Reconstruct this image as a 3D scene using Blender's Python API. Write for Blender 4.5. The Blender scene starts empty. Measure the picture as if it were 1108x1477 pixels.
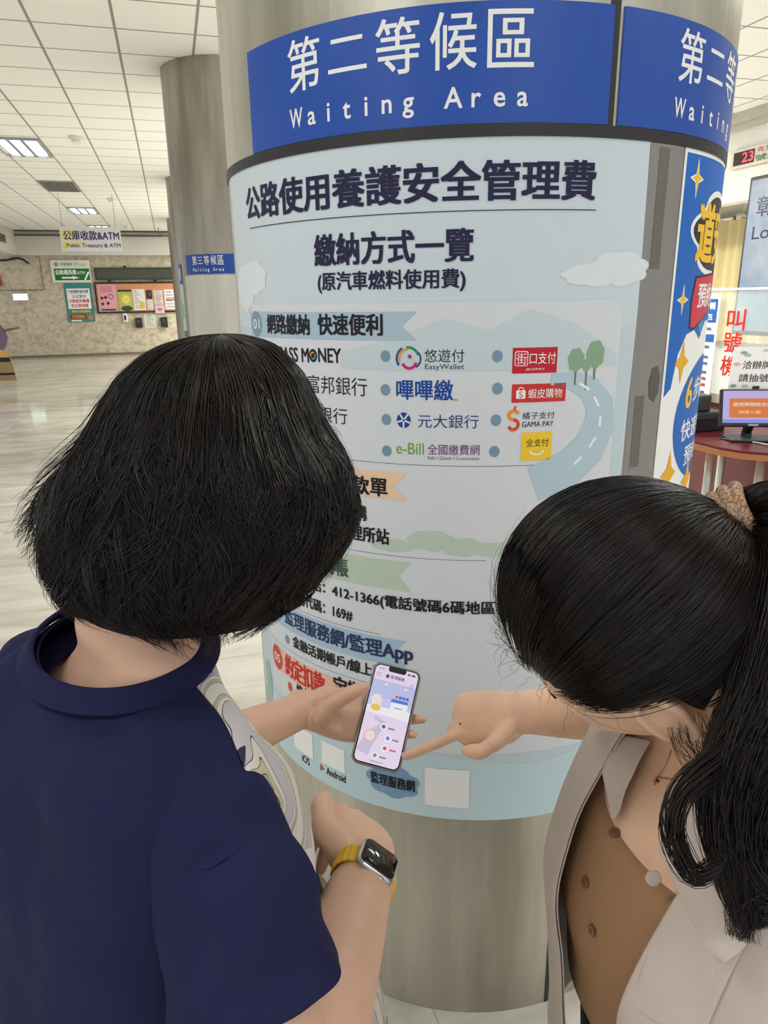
import bpy, bmesh, math, random
import numpy as np
from mathutils import Vector, Matrix
from mathutils.bvhtree import BVHTree
random.seed(7); RNG = np.random.default_rng(7)
scene = bpy.context.scene
COL = scene.collection

# ------------------------------------------------------------------ camera
HC = 1.66
FPX = 1020.2; PITCH = .29633; ROLL = -.015546
def unit(v):
    v = np.asarray(v, float); return v/np.linalg.norm(v)
_f = np.array([0, math.cos(PITCH), -math.sin(PITCH)]); _r = np.array([1., 0, 0]); _u = np.cross(_r, _f)
CR = math.cos(ROLL)*_r + math.sin(ROLL)*_u
CU = -math.sin(ROLL)*_r + math.cos(ROLL)*_u
CF = _f
cam = bpy.data.cameras.new('camera'); camo = bpy.data.objects.new('camera', cam); COL.objects.link(camo)
cam.sensor_fit = 'HORIZONTAL'; cam.sensor_width = 36; cam.lens = FPX/1108*36
cam.clip_start = .02; cam.clip_end = 200
camo.matrix_world = Matrix(((CR[0], CU[0], -CF[0], 0), (CR[1], CU[1], -CF[1], 0), (CR[2], CU[2], -CF[2], HC), (0, 0, 0, 1)))
scene.camera = camo
def P(u, v, d):                      # a point seen at (u, v), d metres deep
    return np.array([0, 0, HC]) + d*(CF + (u-554)/FPX*CR - (v-738.5)/FPX*CU)

# ------------------------------------------------------------------ room frame: a to the right, b along the hall
RAZ = math.radians(-16.0)
E1 = np.array([math.sin(RAZ), math.cos(RAZ), 0]); E2 = np.array([E1[1], -E1[0], 0]); EZ = np.array([0, 0, 1.])
def RP(a, b, z=0.): return a*E2 + b*E1 + z*EZ
ROOM = Matrix(((E2[0], E1[0], 0, 0), (E2[1], E1[1], 0, 0), (0, 0, 1, 0), (0, 0, 0, 1)))
ZC = 3.66

# ------------------------------------------------------------------ view, world, lights
vs = scene.view_settings
vs.view_transform = 'Standard'; vs.look = 'None'; vs.gamma = 1; vs.use_curve_mapping = False
vs.exposure = -.27
w = bpy.data.worlds.new('world'); scene.world = w; w.use_nodes = True
w.node_tree.nodes['Background'].inputs[0].default_value = (1.0, .995, .985, 1)
w.node_tree.nodes['Background'].inputs[1].default_value = .92
scene.cycles.max_bounces = 6; scene.cycles.diffuse_bounces = 3; scene.cycles.glossy_bounces = 3
scene.cycles.caustics_reflective = False; scene.cycles.caustics_refractive = False
scene.cycles.use_denoising = True
def lamp(name, a, b, sx, sy, power, col=(1, .985, .955)):
    l = bpy.data.lights.new(name, 'AREA'); l.shape = 'RECTANGLE'; l.size = sx; l.size_y = sy; l.energy = power; l.color = col
    o = bpy.data.objects.new(name, l); COL.objects.link(o)
    o.matrix_world = Matrix.Translation(Vector(RP(a, b, ZC-.05))) @ ROOM.to_3x3().to_4x4()
    return o
for a, b, pw in ((-1.6, 1.0, 34), (2.6, .2, 30), (-3.4, -1.5, 28), (.6, -2.2, 30), (4.2, 3.2, 60), (2.6, 2.2, 26)):
    lamp('unseen_ceiling_light', a, b, 1.2, .6, pw)  # unseen area lights, kept where the visible floor does not mirror them
for b in (6.5, 10.5, 14.5, 18.5, 22):
    lamp('unseen_ceiling_light', 3.2, b, 1.2, .6, 370)  # added row, hidden behind the near pillar, to brighten the far hall

# ------------------------------------------------------------------ materials
def lin(c):
    c = c/255.
    return c/12.92 if c <= .04045 else ((c+.055)/1.055)**2.4
def rgb(r, g, b): return (lin(r), lin(g), lin(b), 1)
MATS = {}
def mat(name, col, rough=.5, metal=0., spec=.5, emit=None, es=1., noise=0., nscale=8., bump=0., bscale=60., sss=0., stretch=(1, 1, 1), alpha=1., coat=0.):
    if name in MATS: return MATS[name]
    m = bpy.data.materials.new(name); m.use_nodes = True; MATS[name] = m
    nt = m.node_tree; b = nt.nodes['Principled BSDF']
    b.inputs['Base Color'].default_value = col; b.inputs['Roughness'].default_value = rough
    b.inputs['Metallic'].default_value = metal; b.inputs['Specular IOR Level'].default_value = spec
    if coat: b.inputs['Coat Weight'].default_value = coat; b.inputs['Coat Roughness'].default_value = .1
    if emit: b.inputs['Emission Color'].default_value = emit; b.inputs['Emission Strength'].default_value = es
    if sss:
        b.inputs['Subsurface Weight'].default_value = sss; b.inputs['Subsurface Radius'].default_value = (1, .35, .2); b.inputs['Subsurface Scale'].default_value = .012
    if alpha < 1: b.inputs['Alpha'].default_value = alpha
    if noise or bump:
        tc = nt.nodes.new('ShaderNodeTexCoord'); mp = nt.nodes.new('ShaderNodeMapping'); mp.inputs['Scale'].default_value = stretch
        nt.links.new(tc.outputs['Object'], mp.inputs['Vector'])
    if noise:
        n = nt.nodes.new('ShaderNodeTexNoise'); n.inputs['Scale'].default_value = nscale; n.inputs['Detail'].default_value = 6
        nt.links.new(mp.outputs[0], n.inputs['Vector'])
        h = nt.nodes.new('ShaderNodeMapRange'); h.inputs[1].default_value = .3; h.inputs[2].default_value = .7
        h.inputs[3].default_value = 1-noise; h.inputs[4].default_value = 1+noise
        nt.links.new(n.outputs[0], h.inputs[0])
        mx = nt.nodes.new('ShaderNodeVectorMath'); mx.operation = 'SCALE'; mx.inputs[0].default_value = col[:3]
        nt.links.new(h.outputs[0], mx.inputs['Scale']); nt.links.new(mx.outputs[0], b.inputs['Base Color'])
    if bump:
        n2 = nt.nodes.new('ShaderNodeTexNoise'); n2.inputs['Scale'].default_value = bscale; n2.inputs['Detail'].default_value = 4
        nt.links.new(mp.outputs[0], n2.inputs['Vector'])
        bp = nt.nodes.new('ShaderNodeBump'); bp.inputs['Strength'].default_value = bump; bp.inputs['Distance'].default_value = .01
        nt.links.new(n2.outputs[0], bp.inputs['Height']); nt.links.new(bp.outputs[0], b.inputs['Normal'])
    return m
def flat(r, g, b, rough=.5, spec=.3):      # print ink
    return mat('ink_%d_%d_%d' % (r, g, b), rgb(r, g, b), rough, spec=spec)

# ------------------------------------------------------------------ objects
def thing(name, label, cat, loc=(0, 0, 0), group=None):
    o = bpy.data.objects.new(name, None); COL.objects.link(o); o.empty_display_size = .05
    o.location = Vector(loc); o['label'] = label; o['category'] = cat
    if group: o['group'] = group
    bpy.context.view_layer.update() if False else None
    return o
def tag(o, label, cat, group=None, kind=None):
    if label: o['label'] = label
    if cat: o['category'] = cat
    if group: o['group'] = group
    if kind: o['kind'] = kind
    return o
def link_mesh(name, me, mats, parent=None, smooth=False):
    o = bpy.data.objects.new(name, me); COL.objects.link(o)
    for m in (mats if isinstance(mats, (list, tuple)) else [mats]):
        if m: me.materials.append(m)
    if smooth: me.shade_smooth()
    if parent is not None:
        o.parent = parent; o.matrix_parent_inverse = Matrix.Translation(-parent.location)
    return o
class MB:                              # collects faces, builds ONE mesh
    def __init__(s): s.v = []; s.f = []; s.mi = []; s.m = 0
    def add(s, vs_, fs):
        o = len(s.v); s.v += [tuple(map(float, p)) for p in vs_]
        for q in fs: s.f.append(tuple(i+o for i in q)); s.mi.append(s.m)
        return s
    def box(s, c, ax, ay, az, hx, hy, hz):
        c, ax, ay, az = (np.asarray(q, float) for q in (c, ax, ay, az))
        vs_ = [c+sx*hx*ax+sy*hy*ay+sz*hz*az for sz in (-1, 1) for sy in (-1, 1) for sx in (-1, 1)]
        return s.add(vs_, [(0, 2, 3, 1), (4, 5, 7, 6), (0, 1, 5, 4), (2, 6, 7, 3), (0, 4, 6, 2), (1, 3, 7, 5)])
    def rbox(s, a0, a1, b0, b1, z0, z1):       # box in room axes
        return s.box(RP((a0+a1)/2, (b0+b1)/2, (z0+z1)/2), E2, E1, EZ, abs(a1-a0)/2, abs(b1-b0)/2, abs(z1-z0)/2)
    def tube(s, pts, rad, n=10, cap=True):
        pts = np.asarray(pts, float); rad = np.broadcast_to(np.asarray(rad, float), (len(pts),))
        t = np.gradient(pts, axis=0); t /= np.linalg.norm(t, axis=1)[:, None]+1e-12
        ref = np.array([0, 0, 1.]) if abs(t[0][2]) < .9 else np.array([1., 0, 0])
        vs_ = []; u = unit(np.cross(t[0], ref))
        for i in range(len(pts)):
            u = unit(u - t[i]*(u@t[i])); w_ = np.cross(t[i], u)
            for k in range(n):
                a = 2*math.pi*k/n; vs_.append(pts[i]+rad[i]*(math.cos(a)*u+math.sin(a)*w_))
        fs = [(i*n+k, i*n+(k+1) % n, (i+1)*n+(k+1) % n, (i+1)*n+k) for i in range(len(pts)-1) for k in range(n)]
        if cap: fs += [tuple(range(n))[::-1], tuple((len(pts)-1)*n+k for k in range(n))]
        return s.add(vs_, fs)
    def prism(s, poly, d):              # 3-D polygon swept by vector d
        poly = [np.asarray(p, float) for p in poly]; d = np.asarray(d, float); n = len(poly)
        return s.add(poly+[p+d for p in poly], [tuple(range(n))[::-1], tuple(range(n, 2*n))]+[(k, (k+1) % n, n+(k+1) % n, n+k) for k in range(n)])
    def mesh(s, name='m'):
        me = bpy.data.meshes.new(name); me.from_pydata(s.v, [], s.f)
        me.polygons.foreach_set('material_index', s.mi); me.update(); return me
    def build(s, name, mats, parent=None, smooth=False, bevel=0., fixn=True):
        me = s.mesh(name); bm = bmesh.new(); bm.from_mesh(me)
        if fixn: bmesh.ops.recalc_face_normals(bm, faces=bm.faces)
        if bevel: bmesh.ops.bevel(bm, geom=[e for e in bm.edges if len(e.link_faces) == 2 and e.calc_face_angle(0) > .6], offset=bevel, segments=2, affect='EDGES', profile=.5)
        bm.to_mesh(me); bm.free()
        return link_mesh(name, me, mats, parent, smooth)

# ------------------------------------------------------------------ flat print: polygons and lettering laid on any surface
_tc = bpy.data.curves.new('lettering_tool', 'FONT'); _to = bpy.data.objects.new('lettering_tool', _tc)
COL.objects.link(_to)
def text_geo(body, bold=0., spacing=1.):
    _tc.body = body; _tc.offset = bold; _tc.space_character = spacing; _tc.resolution_u = 3
    bpy.context.view_layer.update()
    me = bpy.data.meshes.new_from_object(_to.evaluated_get(bpy.context.evaluated_depsgraph_get()))
    n = len(me.vertices); v = np.empty(n*3); me.vertices.foreach_get('co', v); v = v.reshape(-1, 3)[:, :2]
    f = [tuple(p.vertices) for p in me.polygons]
    bpy.data.meshes.remove(me)
    return v, f
class Print:
    """surface(x, y, off) -> 3-D; step: cut width along x so print follows a curve"""
    def __init__(s, surface, step=0.): s.s = surface; s.step = step; s.layers = {}
    AUTO = {'sparkle', 'picture', 'leaf_print', 'tape', 'lettering', 'heading', 'red_lettering', 'yellow_print', 'rule', 'print', 'blue_heading', 'arrow'}
    def geo(s, part, m, v, f, lay):
        if part in s.AUTO: s.n = getattr(s, 'n', 0)+1; part = '%s#a%d' % (part, s.n)
        s.layers.setdefault(part, []).append((np.asarray(v, float), f, m, lay)); return s
    def text(s, part, m, body, x0, y0, x1, y1, lay=3, bold=.012, slant=0., mono=False):
        if mono:
            n = len(body); w_ = (x1-x0)/n
            vm, fm = text_geo('M', bold); hcap = vm[:, 1].max()
            for i, ch in enumerate(body):
                if ch == ' ': continue
                v, f = text_geo(ch, bold)
                sc = (y1-y0)/hcap; lo, hi = v[:, 0].min(), v[:, 0].max()
                sx = min(sc, w_*.86/(hi-lo))
                q = np.empty_like(v); q[:, 0] = x0+w_*(i+.5)+(v[:, 0]-(lo+hi)/2)*sx; q[:, 1] = y0+v[:, 1]*sc
                s.geo(part, m, q, f, lay)
            return s
        v, f = text_geo(body, 0)
        if part in s.AUTO: s.n = getattr(s, 'n', 0)+1; part = '%s#a%d' % (part, s.n)
        lo = v.min(0); hi = v.max(0); q = (v-lo)/(hi-lo+1e-9)
        q = np.stack([x0+q[:, 0]*(x1-x0), y0+q[:, 1]*(y1-y0)+slant*q[:, 0]], 1)
        if bold < .008: return s.geo(part, m, q, f, lay)
        e = bold*.9*(y1-y0)        # heavier strokes: the glyphs printed several times, a hair apart
        for i, (dx, dy) in enumerate(((-1, -.6), (1, -.6), (-1, .6), (1, .6))):
            s.geo(part, m, q*[1-2*e/(x1-x0), 1-1.2*e/(y1-y0)]+[2*e/(x1-x0)*(x0+x1)/2+dx*e, 1.2*e/(y1-y0)*(y0+y1)/2+dy*e], f, lay+i*.02)
        return s
    def poly(s, part, m, pts, lay=1): return s.geo(part, m, pts, [tuple(range(len(pts)))], lay)
    def rect(s, part, m, x0, y0, x1, y1, lay=1): return s.poly(part, m, [(x0, y0), (x1, y0), (x1, y1), (x0, y1)], lay)
    def rrect(s, part, m, x0, y0, x1, y1, r, lay=1):
        pts = []
        for cx, cy, a0 in ((x1-r, y0+r, -90), (x1-r, y1-r, 0), (x0+r, y1-r, 90), (x0+r, y0+r, 180)):
            for k in range(7):
                a = math.radians(a0+15*k); pts.append((cx+r*math.cos(a), cy+r*math.sin(a)))
        return s.poly(part, m, pts, lay)
    def circle(s, part, m, cx, cy, rx, ry=None, lay=2, n=28):
        ry = ry or rx
        return s.poly(part, m, [(cx+rx*math.cos(2*math.pi*k/n), cy+ry*math.sin(2*math.pi*k/n)) for k in range(n)], lay)
    def stroke(s, part, m, pts, w_, lay=2):
        pts = np.asarray(pts, float); t = np.gradient(pts, axis=0); t /= np.linalg.norm(t, axis=1)[:, None]+1e-12
        w_ = np.broadcast_to(np.asarray(w_, float), (len(pts),))[:, None]
        n = np.stack([-t[:, 1], t[:, 0]], 1); v = np.concatenate([pts+n*w_/2, pts-n*w_/2]); k = len(pts)
        return s.geo(part, m, v, [(k+i, k+i+1, i+1, i) for i in range(k-1)], lay)
    def arc(s, part, m, cx, cy, r, a0, a1, w_, lay=2, ry=None):
        ry = ry or r
        a = np.radians(np.linspace(a0, a1, 16)); return s.stroke(part, m, np.stack([cx+r*np.cos(a), cy+ry*np.sin(a)], 1), w_, lay)
    def star(s, part, m, cx, cy, rx, ry, lay=2, inner=.22, n=4):
        pts = []
        for k in range(2*n):
            a = math.pi/n*k+math.pi/2; q = 1 if k % 2 == 0 else inner*1.4
            pts.append((cx+rx*q*math.cos(a), cy+ry*q*math.sin(a)))
        return s.poly(part, m, pts, lay)
    def cloud(s, part, m, cx, cy, rx, ry, lay=1):
        pts = []
        for k in range(60):
            a = 2*math.pi*k/60; q = .86+.14*abs(math.sin(a*3.5+.4)); pts.append((cx+rx*q*math.cos(a), cy+ry*q*math.sin(a)))
        return s.poly(part, m, pts, lay)
    def build(s, parent, off=.0004, base=.0004, labels=None):
        out = {}
        for part, gl in s.layers.items():
            bm = bmesh.new(); mats = [];
            for v, f, m, lay in gl:
                if m not in mats: mats.append(m)
                bv = [bm.verts.new((p[0], p[1], 0)) for p in v]
                for q in f:
                    try:
                        fc = bm.faces.new([bv[i] for i in q]); fc.material_index = mats.index(m)
                    except ValueError: pass
                for p in bv: p.co.z = lay*1.0
            if s.step:
                bm.faces.ensure_lookup_table()
                bmesh.ops.triangulate(bm, faces=[f for f in bm.faces if len(f.verts) > 4])
                xs = [v.co.x for v in bm.verts]
                k = math.floor(min(xs)/s.step)+1
                while k*s.step < max(xs):
                    bmesh.ops.bisect_plane(bm, geom=bm.verts[:]+bm.edges[:]+bm.faces[:], dist=1e-7, plane_co=(k*s.step, 0, 0), plane_no=(1, 0, 0)); k += 1
            for v in bm.verts: v.co = Vector(s.s(v.co.x, v.co.y, base+v.co.z*off))
            me = bpy.data.meshes.new(part); bm.to_mesh(me); bm.free()
            nm = part.split('#')[0]
            out[part] = link_mesh(nm, me, mats, parent)
            if labels and nm in labels: out[part]['label'] = labels[nm]
        s.layers = {}
        return out
def plane_surface(o, ex, ey):
    o, ex, ey = (np.asarray(q, float) for q in (o, ex, ey)); n = np.cross(ex, ey)
    return lambda x, y, off: o+x*ex+y*ey+off*n
# ================================================================== the hall
def nodes_mat(name):
    m = bpy.data.materials.new(name); m.use_nodes = True; nt = m.node_tree
    return m, nt, nt.nodes['Principled BSDF'], (lambda t: nt.nodes.new('ShaderNode'+t)), nt.links.new
def grid_lines(nt, N, L, coord, step, off, width):
    """1 on grid lines, else 0, from one coordinate socket"""
    a = N('Math'); a.operation = 'ADD'; a.inputs[1].default_value = -off+step*1000; L(coord, a.inputs[0])
    d = N('Math'); d.operation = 'MODULO'; d.inputs[1].default_value = step; L(a.outputs[0], d.inputs[0])
    s = N('Math'); s.operation = 'LESS_THAN'; s.inputs[1].default_value = width; L(d.outputs[0], s.inputs[0])
    return s.outputs[0]
def ceiling_mat():
    m, nt, b, N, L = nodes_mat('ceiling_tiles')
    tc = N('TexCoord'); sp = N('SeparateXYZ'); L(tc.outputs['Object'], sp.inputs[0])
    g1 = grid_lines(nt, N, L, sp.outputs[0], .6, .39, .022); g2 = grid_lines(nt, N, L, sp.outputs[1], .6, .0, .022)
    mx = N('Math'); mx.operation = 'MAXIMUM'; L(g1, mx.inputs[0]); L(g2, mx.inputs[1])
    c = N('Mix'); c.data_type = 'RGBA'; c.inputs[6].default_value = rgb(246, 245, 240); c.inputs[7].default_value = rgb(150, 150, 145)
    L(mx.outputs[0], c.inputs[0]); L(c.outputs[2], b.inputs['Base Color']); b.inputs['Roughness'].default_value = .9
    return m
def marble_mat(name, c1, c2, stretch, tile=None, rough=.15, scale=1.6, c3=None, spec=.5):
    m, nt, b, N, L = nodes_mat(name)
    tc = N('TexCoord'); mp = N('Mapping'); mp.inputs['Scale'].default_value = stretch; L(tc.outputs['Object'], mp.inputs[0])
    n = N('TexNoise'); n.inputs['Scale'].default_value = scale; n.inputs['Detail'].default_value = 9; n.inputs['Roughness'].default_value = .62; n.inputs['Distortion'].default_value = .6
    src = mp.outputs[0]
    if tile:                       # every slab gets its own offset of the veining
        br = N('TexVoronoi'); br.feature = 'F1'; br.distance = 'CHEBYCHEV'; br.inputs['Randomness'].default_value = 0; br.inputs['Scale'].default_value = 1/tile
        L(tc.outputs['Object'], br.inputs['Vector'])
        sc = N('VectorMath'); sc.operation = 'SCALE'; sc.inputs['Scale'].default_value = 9; L(br.outputs['Color'], sc.inputs[0])
        ad = N('VectorMath'); L(mp.outputs[0], ad.inputs[0]); L(sc.outputs[0], ad.inputs[1]); src = ad.outputs[0]
    L(src, n.inputs['Vector'])
    r = N('ValToRGB'); r.color_ramp.elements[0].position = .36; r.color_ramp.elements[1].position = .66
    r.color_ramp.elements[0].color = c1; r.color_ramp.elements[1].color = c2
    if c3: e = r.color_ramp.elements.new(.5); e.color = c3
    L(n.outputs[0], r.inputs[0]); out = r.outputs[0]
    if tile:
        sp = N('SeparateXYZ'); L(tc.outputs['Object'], sp.inputs[0])
        g1 = grid_lines(nt, N, L, sp.outputs[0], tile, tile/2, .005); g2 = grid_lines(nt, N, L, sp.outputs[1], tile, tile/2, .005)
        mx = N('Math'); mx.operation = 'MAXIMUM'; L(g1, mx.inputs[0]); L(g2, mx.inputs[1])
        ml = N('Math'); ml.operation = 'MULTIPLY'; ml.inputs[1].default_value = .4; L(mx.outputs[0], ml.inputs[0])
        c = N('Mix'); c.data_type = 'RGBA'; c.inputs[7].default_value = rgb(120, 115, 100); L(ml.outputs[0], c.inputs[0]); L(out, c.inputs[6]); out = c.outputs[2]
    L(out, b.inputs['Base Color']); b.inputs['Roughness'].default_value = rough; b.inputs['Specular IOR Level'].default_value = spec
    return m
def struct(name, mb, m, bevel=0.):
    o = mb.build(name, m, bevel=bevel); o['kind'] = 'structure'; return o
def rstruct(name, a0, a1, b0, b1, z0, z1, m):      # a box whose own axes are the room's, so patterns run with the room
    mb = MB(); mb.box(((a0+a1)/2, (b0+b1)/2, (z0+z1)/2), (1, 0, 0), (0, 1, 0), (0, 0, 1), abs(a1-a0)/2, abs(b1-b0)/2, abs(z1-z0)/2)
    o = mb.build(name, m); o.matrix_world = ROOM; o['kind'] = 'structure'; return o
M_floor = marble_mat('polished_marble_floor', rgb(186, 182, 169), rgb(226, 223, 212), (.8, 2.4, 1), tile=.9, rough=.09, scale=1.5, c3=rgb(211, 207, 195))
M_wallm = marble_mat('beige_marble_wall', rgb(176, 164, 140), rgb(216, 206, 186), (1, 1, 1.3), rough=.4, scale=7, c3=rgb(202, 191, 168))
M_white = mat('white_paint', rgb(222, 221, 214), .7)
M_fasc = mat('fascia_paint', rgb(214, 212, 203), .6)
rstruct('floor', -7.5, 9, -2, 26, -.2, 0, M_floor)
rstruct('ceiling', -7.5, 9, -2, 26, ZC, ZC+.2, ceiling_mat())
rstruct('wall_back', -7.5, 9, 24.5, 24.7, 0, ZC, M_wallm)
rstruct('trim_1', -4.2, 6.9, 24.2, 24.5, 2.97, ZC, M_fasc)           # white beam over the marble wall
rstruct('trim_2', -4.45, -4.15, -2, 24.5, 2.97, ZC, M_fasc)          # beam coming forward on the left
rstruct('trim_3', -4.14, 6.85, 24.14, 24.2, 3.5, 3.54, mat('dark_rail', rgb(80, 78, 72), .5))
rstruct('trim_4', -4.12, 6.85, 24.14, 24.2, 3.62, 3.66, MATS['dark_rail'])
rstruct('wall_right', 6.8, 7.0, -2, 24.5, 2.72, ZC, M_white)         # bulkhead over the counters
rstruct('trim_5', 6.7, 6.8, -2, 24.5, 3.50, 3.56, mat('cornice', rgb(188, 187, 178), .7))
rstruct('trim_6', 6.62, 6.8, -2, 24.5, 3.56, 3.66, MATS['cornice'])
rstruct('wall_window', 8.6, 8.8, -2, 24.5, 0, ZC, M_white)
rstruct('trim_7', 6.78, 7.02, -2, 24.5, 2.70, 2.75, mat('white_gloss', rgb(235, 235, 230), .4))
rstruct('baseboard_back', -7.5, 9, 24.46, 24.5, 0, .06, mat('dark_joint', rgb(120, 108, 90), .5))
# ================================================================== pillars, signs and posters
PC = np.array([.21020, 1.83802, 0]); PR = .55698
def steel_mat(name, c1, c2, rough):
    m, nt, b, N, L = nodes_mat(name)
    tc = N('TexCoord'); mp = N('Mapping'); mp.inputs['Scale'].default_value = (1, 1, .12); L(tc.outputs['Object'], mp.inputs[0])
    n = N('TexNoise'); n.inputs['Scale'].default_value = 5; n.inputs['Detail'].default_value = 8; n.inputs['Roughness'].default_value = .6; L(mp.outputs[0], n.inputs['Vector'])
    r = N('ValToRGB'); r.color_ramp.elements[0].position = .35; r.color_ramp.elements[1].position = .68
    r.color_ramp.elements[0].color = c1; r.color_ramp.elements[1].color = c2
    L(n.outputs[0], r.inputs[0]); L(r.outputs[0], b.inputs['Base Color'])
    mp2 = N('Mapping'); mp2.inputs['Scale'].default_value = (60, 60, 1.2); L(tc.outputs['Object'], mp2.inputs[0])
    n2 = N('TexNoise'); n2.inputs['Scale'].default_value = 6; n2.inputs['Detail'].default_value = 3; L(mp2.outputs[0], n2.inputs['Vector'])
    mr = N('MapRange'); mr.inputs[3].default_value = rough-.06; mr.inputs[4].default_value = rough+.12; L(n2.outputs[0], mr.inputs[0]); L(mr.outputs[0], b.inputs['Roughness'])
    b.inputs['Metallic'].default_value = .8; b.inputs['Anisotropic'].default_value = .4
    return m
M_steel = steel_mat('brushed_steel', rgb(164, 160, 146), rgb(212, 209, 198), .34)
M_black = mat('black_rubber', rgb(32, 32, 34), .45)
M_blue = mat('sign_blue', rgb(14, 74, 168), .38, noise=.04, nscale=20)
M_ivory = mat('sign_white', rgb(240, 242, 240), .4)
def cyl(mb, c, r, z0, z1, n=128, phi0=0, phi1=2*math.pi, r2=None):
    full = abs(phi1-phi0-2*math.pi) < 1e-6; k = n if full else n+1
    ph = [phi0+(phi1-phi0)*i/n for i in range(k)]
    ring = lambda rr, z: [(c[0]+rr*math.sin(p), c[1]-rr*math.cos(p), z) for p in ph]
    if full:
        return mb.add(ring(r, z0)+ring(r, z1), [(i, (i+1) % k, k+(i+1) % k, k+i) for i in range(k)]+[tuple(range(k))[::-1], tuple(range(k, 2*k))])
    r2 = r2 or r-.001            # a curved plate with its own thickness
    vs_ = ring(r, z0)+ring(r, z1)+ring(r2, z1)+ring(r2, z0)
    fs = [(j*k+i, j*k+i+1, ((j+1) % 4)*k+i+1, ((j+1) % 4)*k+i) for j in range(4) for i in range(k-1)]+[(0, k, 2*k, 3*k), (k-1, 4*k-1, 3*k-1, 2*k-1)]
    return mb.add(vs_, fs)
def pil_surface(c, r, phi0=0.):
    return lambda x, y, off: np.array([c[0]+(r+off)*math.sin(x/r+phi0), c[1]-(r+off)*math.cos(x/r+phi0), y])
def pillar(c, r, label, seams, m=None):
    t = thing('pillar', label, 'pillar', (c[0], c[1], 0))
    cyl(MB(), c, r, 0, ZC).build('steel_cladding', m or M_steel, t)
    for ph in seams:
        cyl(MB(), c, r+.0006, 0, ZC, 4, ph-.017, ph+.017, r-.002).build('seam_strip', M_black, t)
    return t
SEAM = .3126
pt = pillar(PC, PR, 'large round steel clad pillar carrying the payment poster, behind the two people', (SEAM, -1.62, SEAM+2.4, SEAM+4.0))
cyl(MB(), PC, PR+.0035, 1.906, 1.9245, 128, 0, 2*math.pi).build('band_strip', M_black, pt)
# dark patch and tape on the bare metal strip
pp = Print(pil_surface(PC, PR), .02)
pp.rect('darkening_film', mat('darkening_film', rgb(150, 148, 146), .42, .55, noise=.10, nscale=5, stretch=(1, 1, .15)), .268, .60, .362, 1.903, 0)  # film over the gap; its grey stands in for darker reflections
pp.rect('tape', mat('dull_tape', rgb(120, 118, 112), .5, .6), .292, 1.70, .318, 1.90, 1).rect('tape', MATS['dull_tape'], .285, 1.33, .31, 1.47, 1)
pp.cloud('dark_patch', mat('patch_grey', rgb(105, 103, 98), .6, .5), .336, 1.49, .017, .035, 2)  # patch darker than the metal round it
pp.build(pt, labels={'dark_patch': 'dark patch on the bare metal'})
PSF = pil_surface(PC, PR)
# ------------------------------------------------------------------ blue waiting-area signs on the pillar
def blue_sign(c, r, phi0, s0, s1, z0, z1, label, numeral, group=None):
    q = np.array([c[0]+r*math.sin(phi0+(s0+s1)/2/r), c[1]-r*math.cos(phi0+(s0+s1)/2/r), z0])
    t = thing('waiting_area_sign', label, 'sign', q, group)
    cyl(MB(), c, r+.003, z0, z1, 48, phi0+s0/r, phi0+s1/r, r+.0002).build('sign_plate', M_blue, t)
    p = Print(pil_surface(c, r, phi0), .02); h = z1-z0; wd = s1-s0
    x0 = s0+.126/.693*wd; x1 = s0+.556/.693*wd
    n = 5
    for i, ch in enumerate('第'+numeral+'等候區'):
        cw = (x1-x0+.03*wd)/n; xx = x0+cw*i
        zz0, zz1 = z0+.46*h, z0+.93*h
        if ch == '二': zz0 += .09*h; zz1 -= .09*h
        if ch == '三': zz0 += .06*h; zz1 -= .06*h
        p.text('lettering#big', M_ivory, ch, xx, zz0, xx+cw*.82, zz1, 1, .008)
    p.text('lettering#small', M_ivory, 'Waiting Area', x0-.004, z0+.14*h, x1+.01*wd, z0+.315*h, 1, .014, mono=True)
    p.build(t, base=.0031)
    return t
blue_sign(PC, PR, 0, -.523, .171, 1.9255, 2.096, 'blue second waiting area sign wrapped round the near pillar, fully in view', '二')
blue_sign(PC, PR, 0, .190, .884, 1.9255, 2.096, 'blue waiting area sign on the near pillar right of the black seam', '二')
# ------------------------------------------------------------------ the big payment poster
K = flat(24, 22, 34); KN = flat(30, 28, 66); W_ = flat(246, 247, 246)
SLATE = flat(122, 152, 174)
post = thing('fee_poster', 'big pale blue fee payment poster wrapped round the near pillar', 'poster', (PC[0], PC[1]-PR-.002, .5616))
sheet = Print(PSF, .02)
M_paper = mat('poster_paper', rgb(206, 219, 226), .42, spec=.3)
sheet.poly('sheet', M_paper, [(-.70, .5616), (.179, .5616), (.212, .66), (.228, .733), (.25, 1.05), (.263, 1.353), (.270, 1.63), (.266, 1.9065), (-.70, 1.9065)], 1)
sheet.build(post, base=.0008)
p = Print(PSF, .02)
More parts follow.
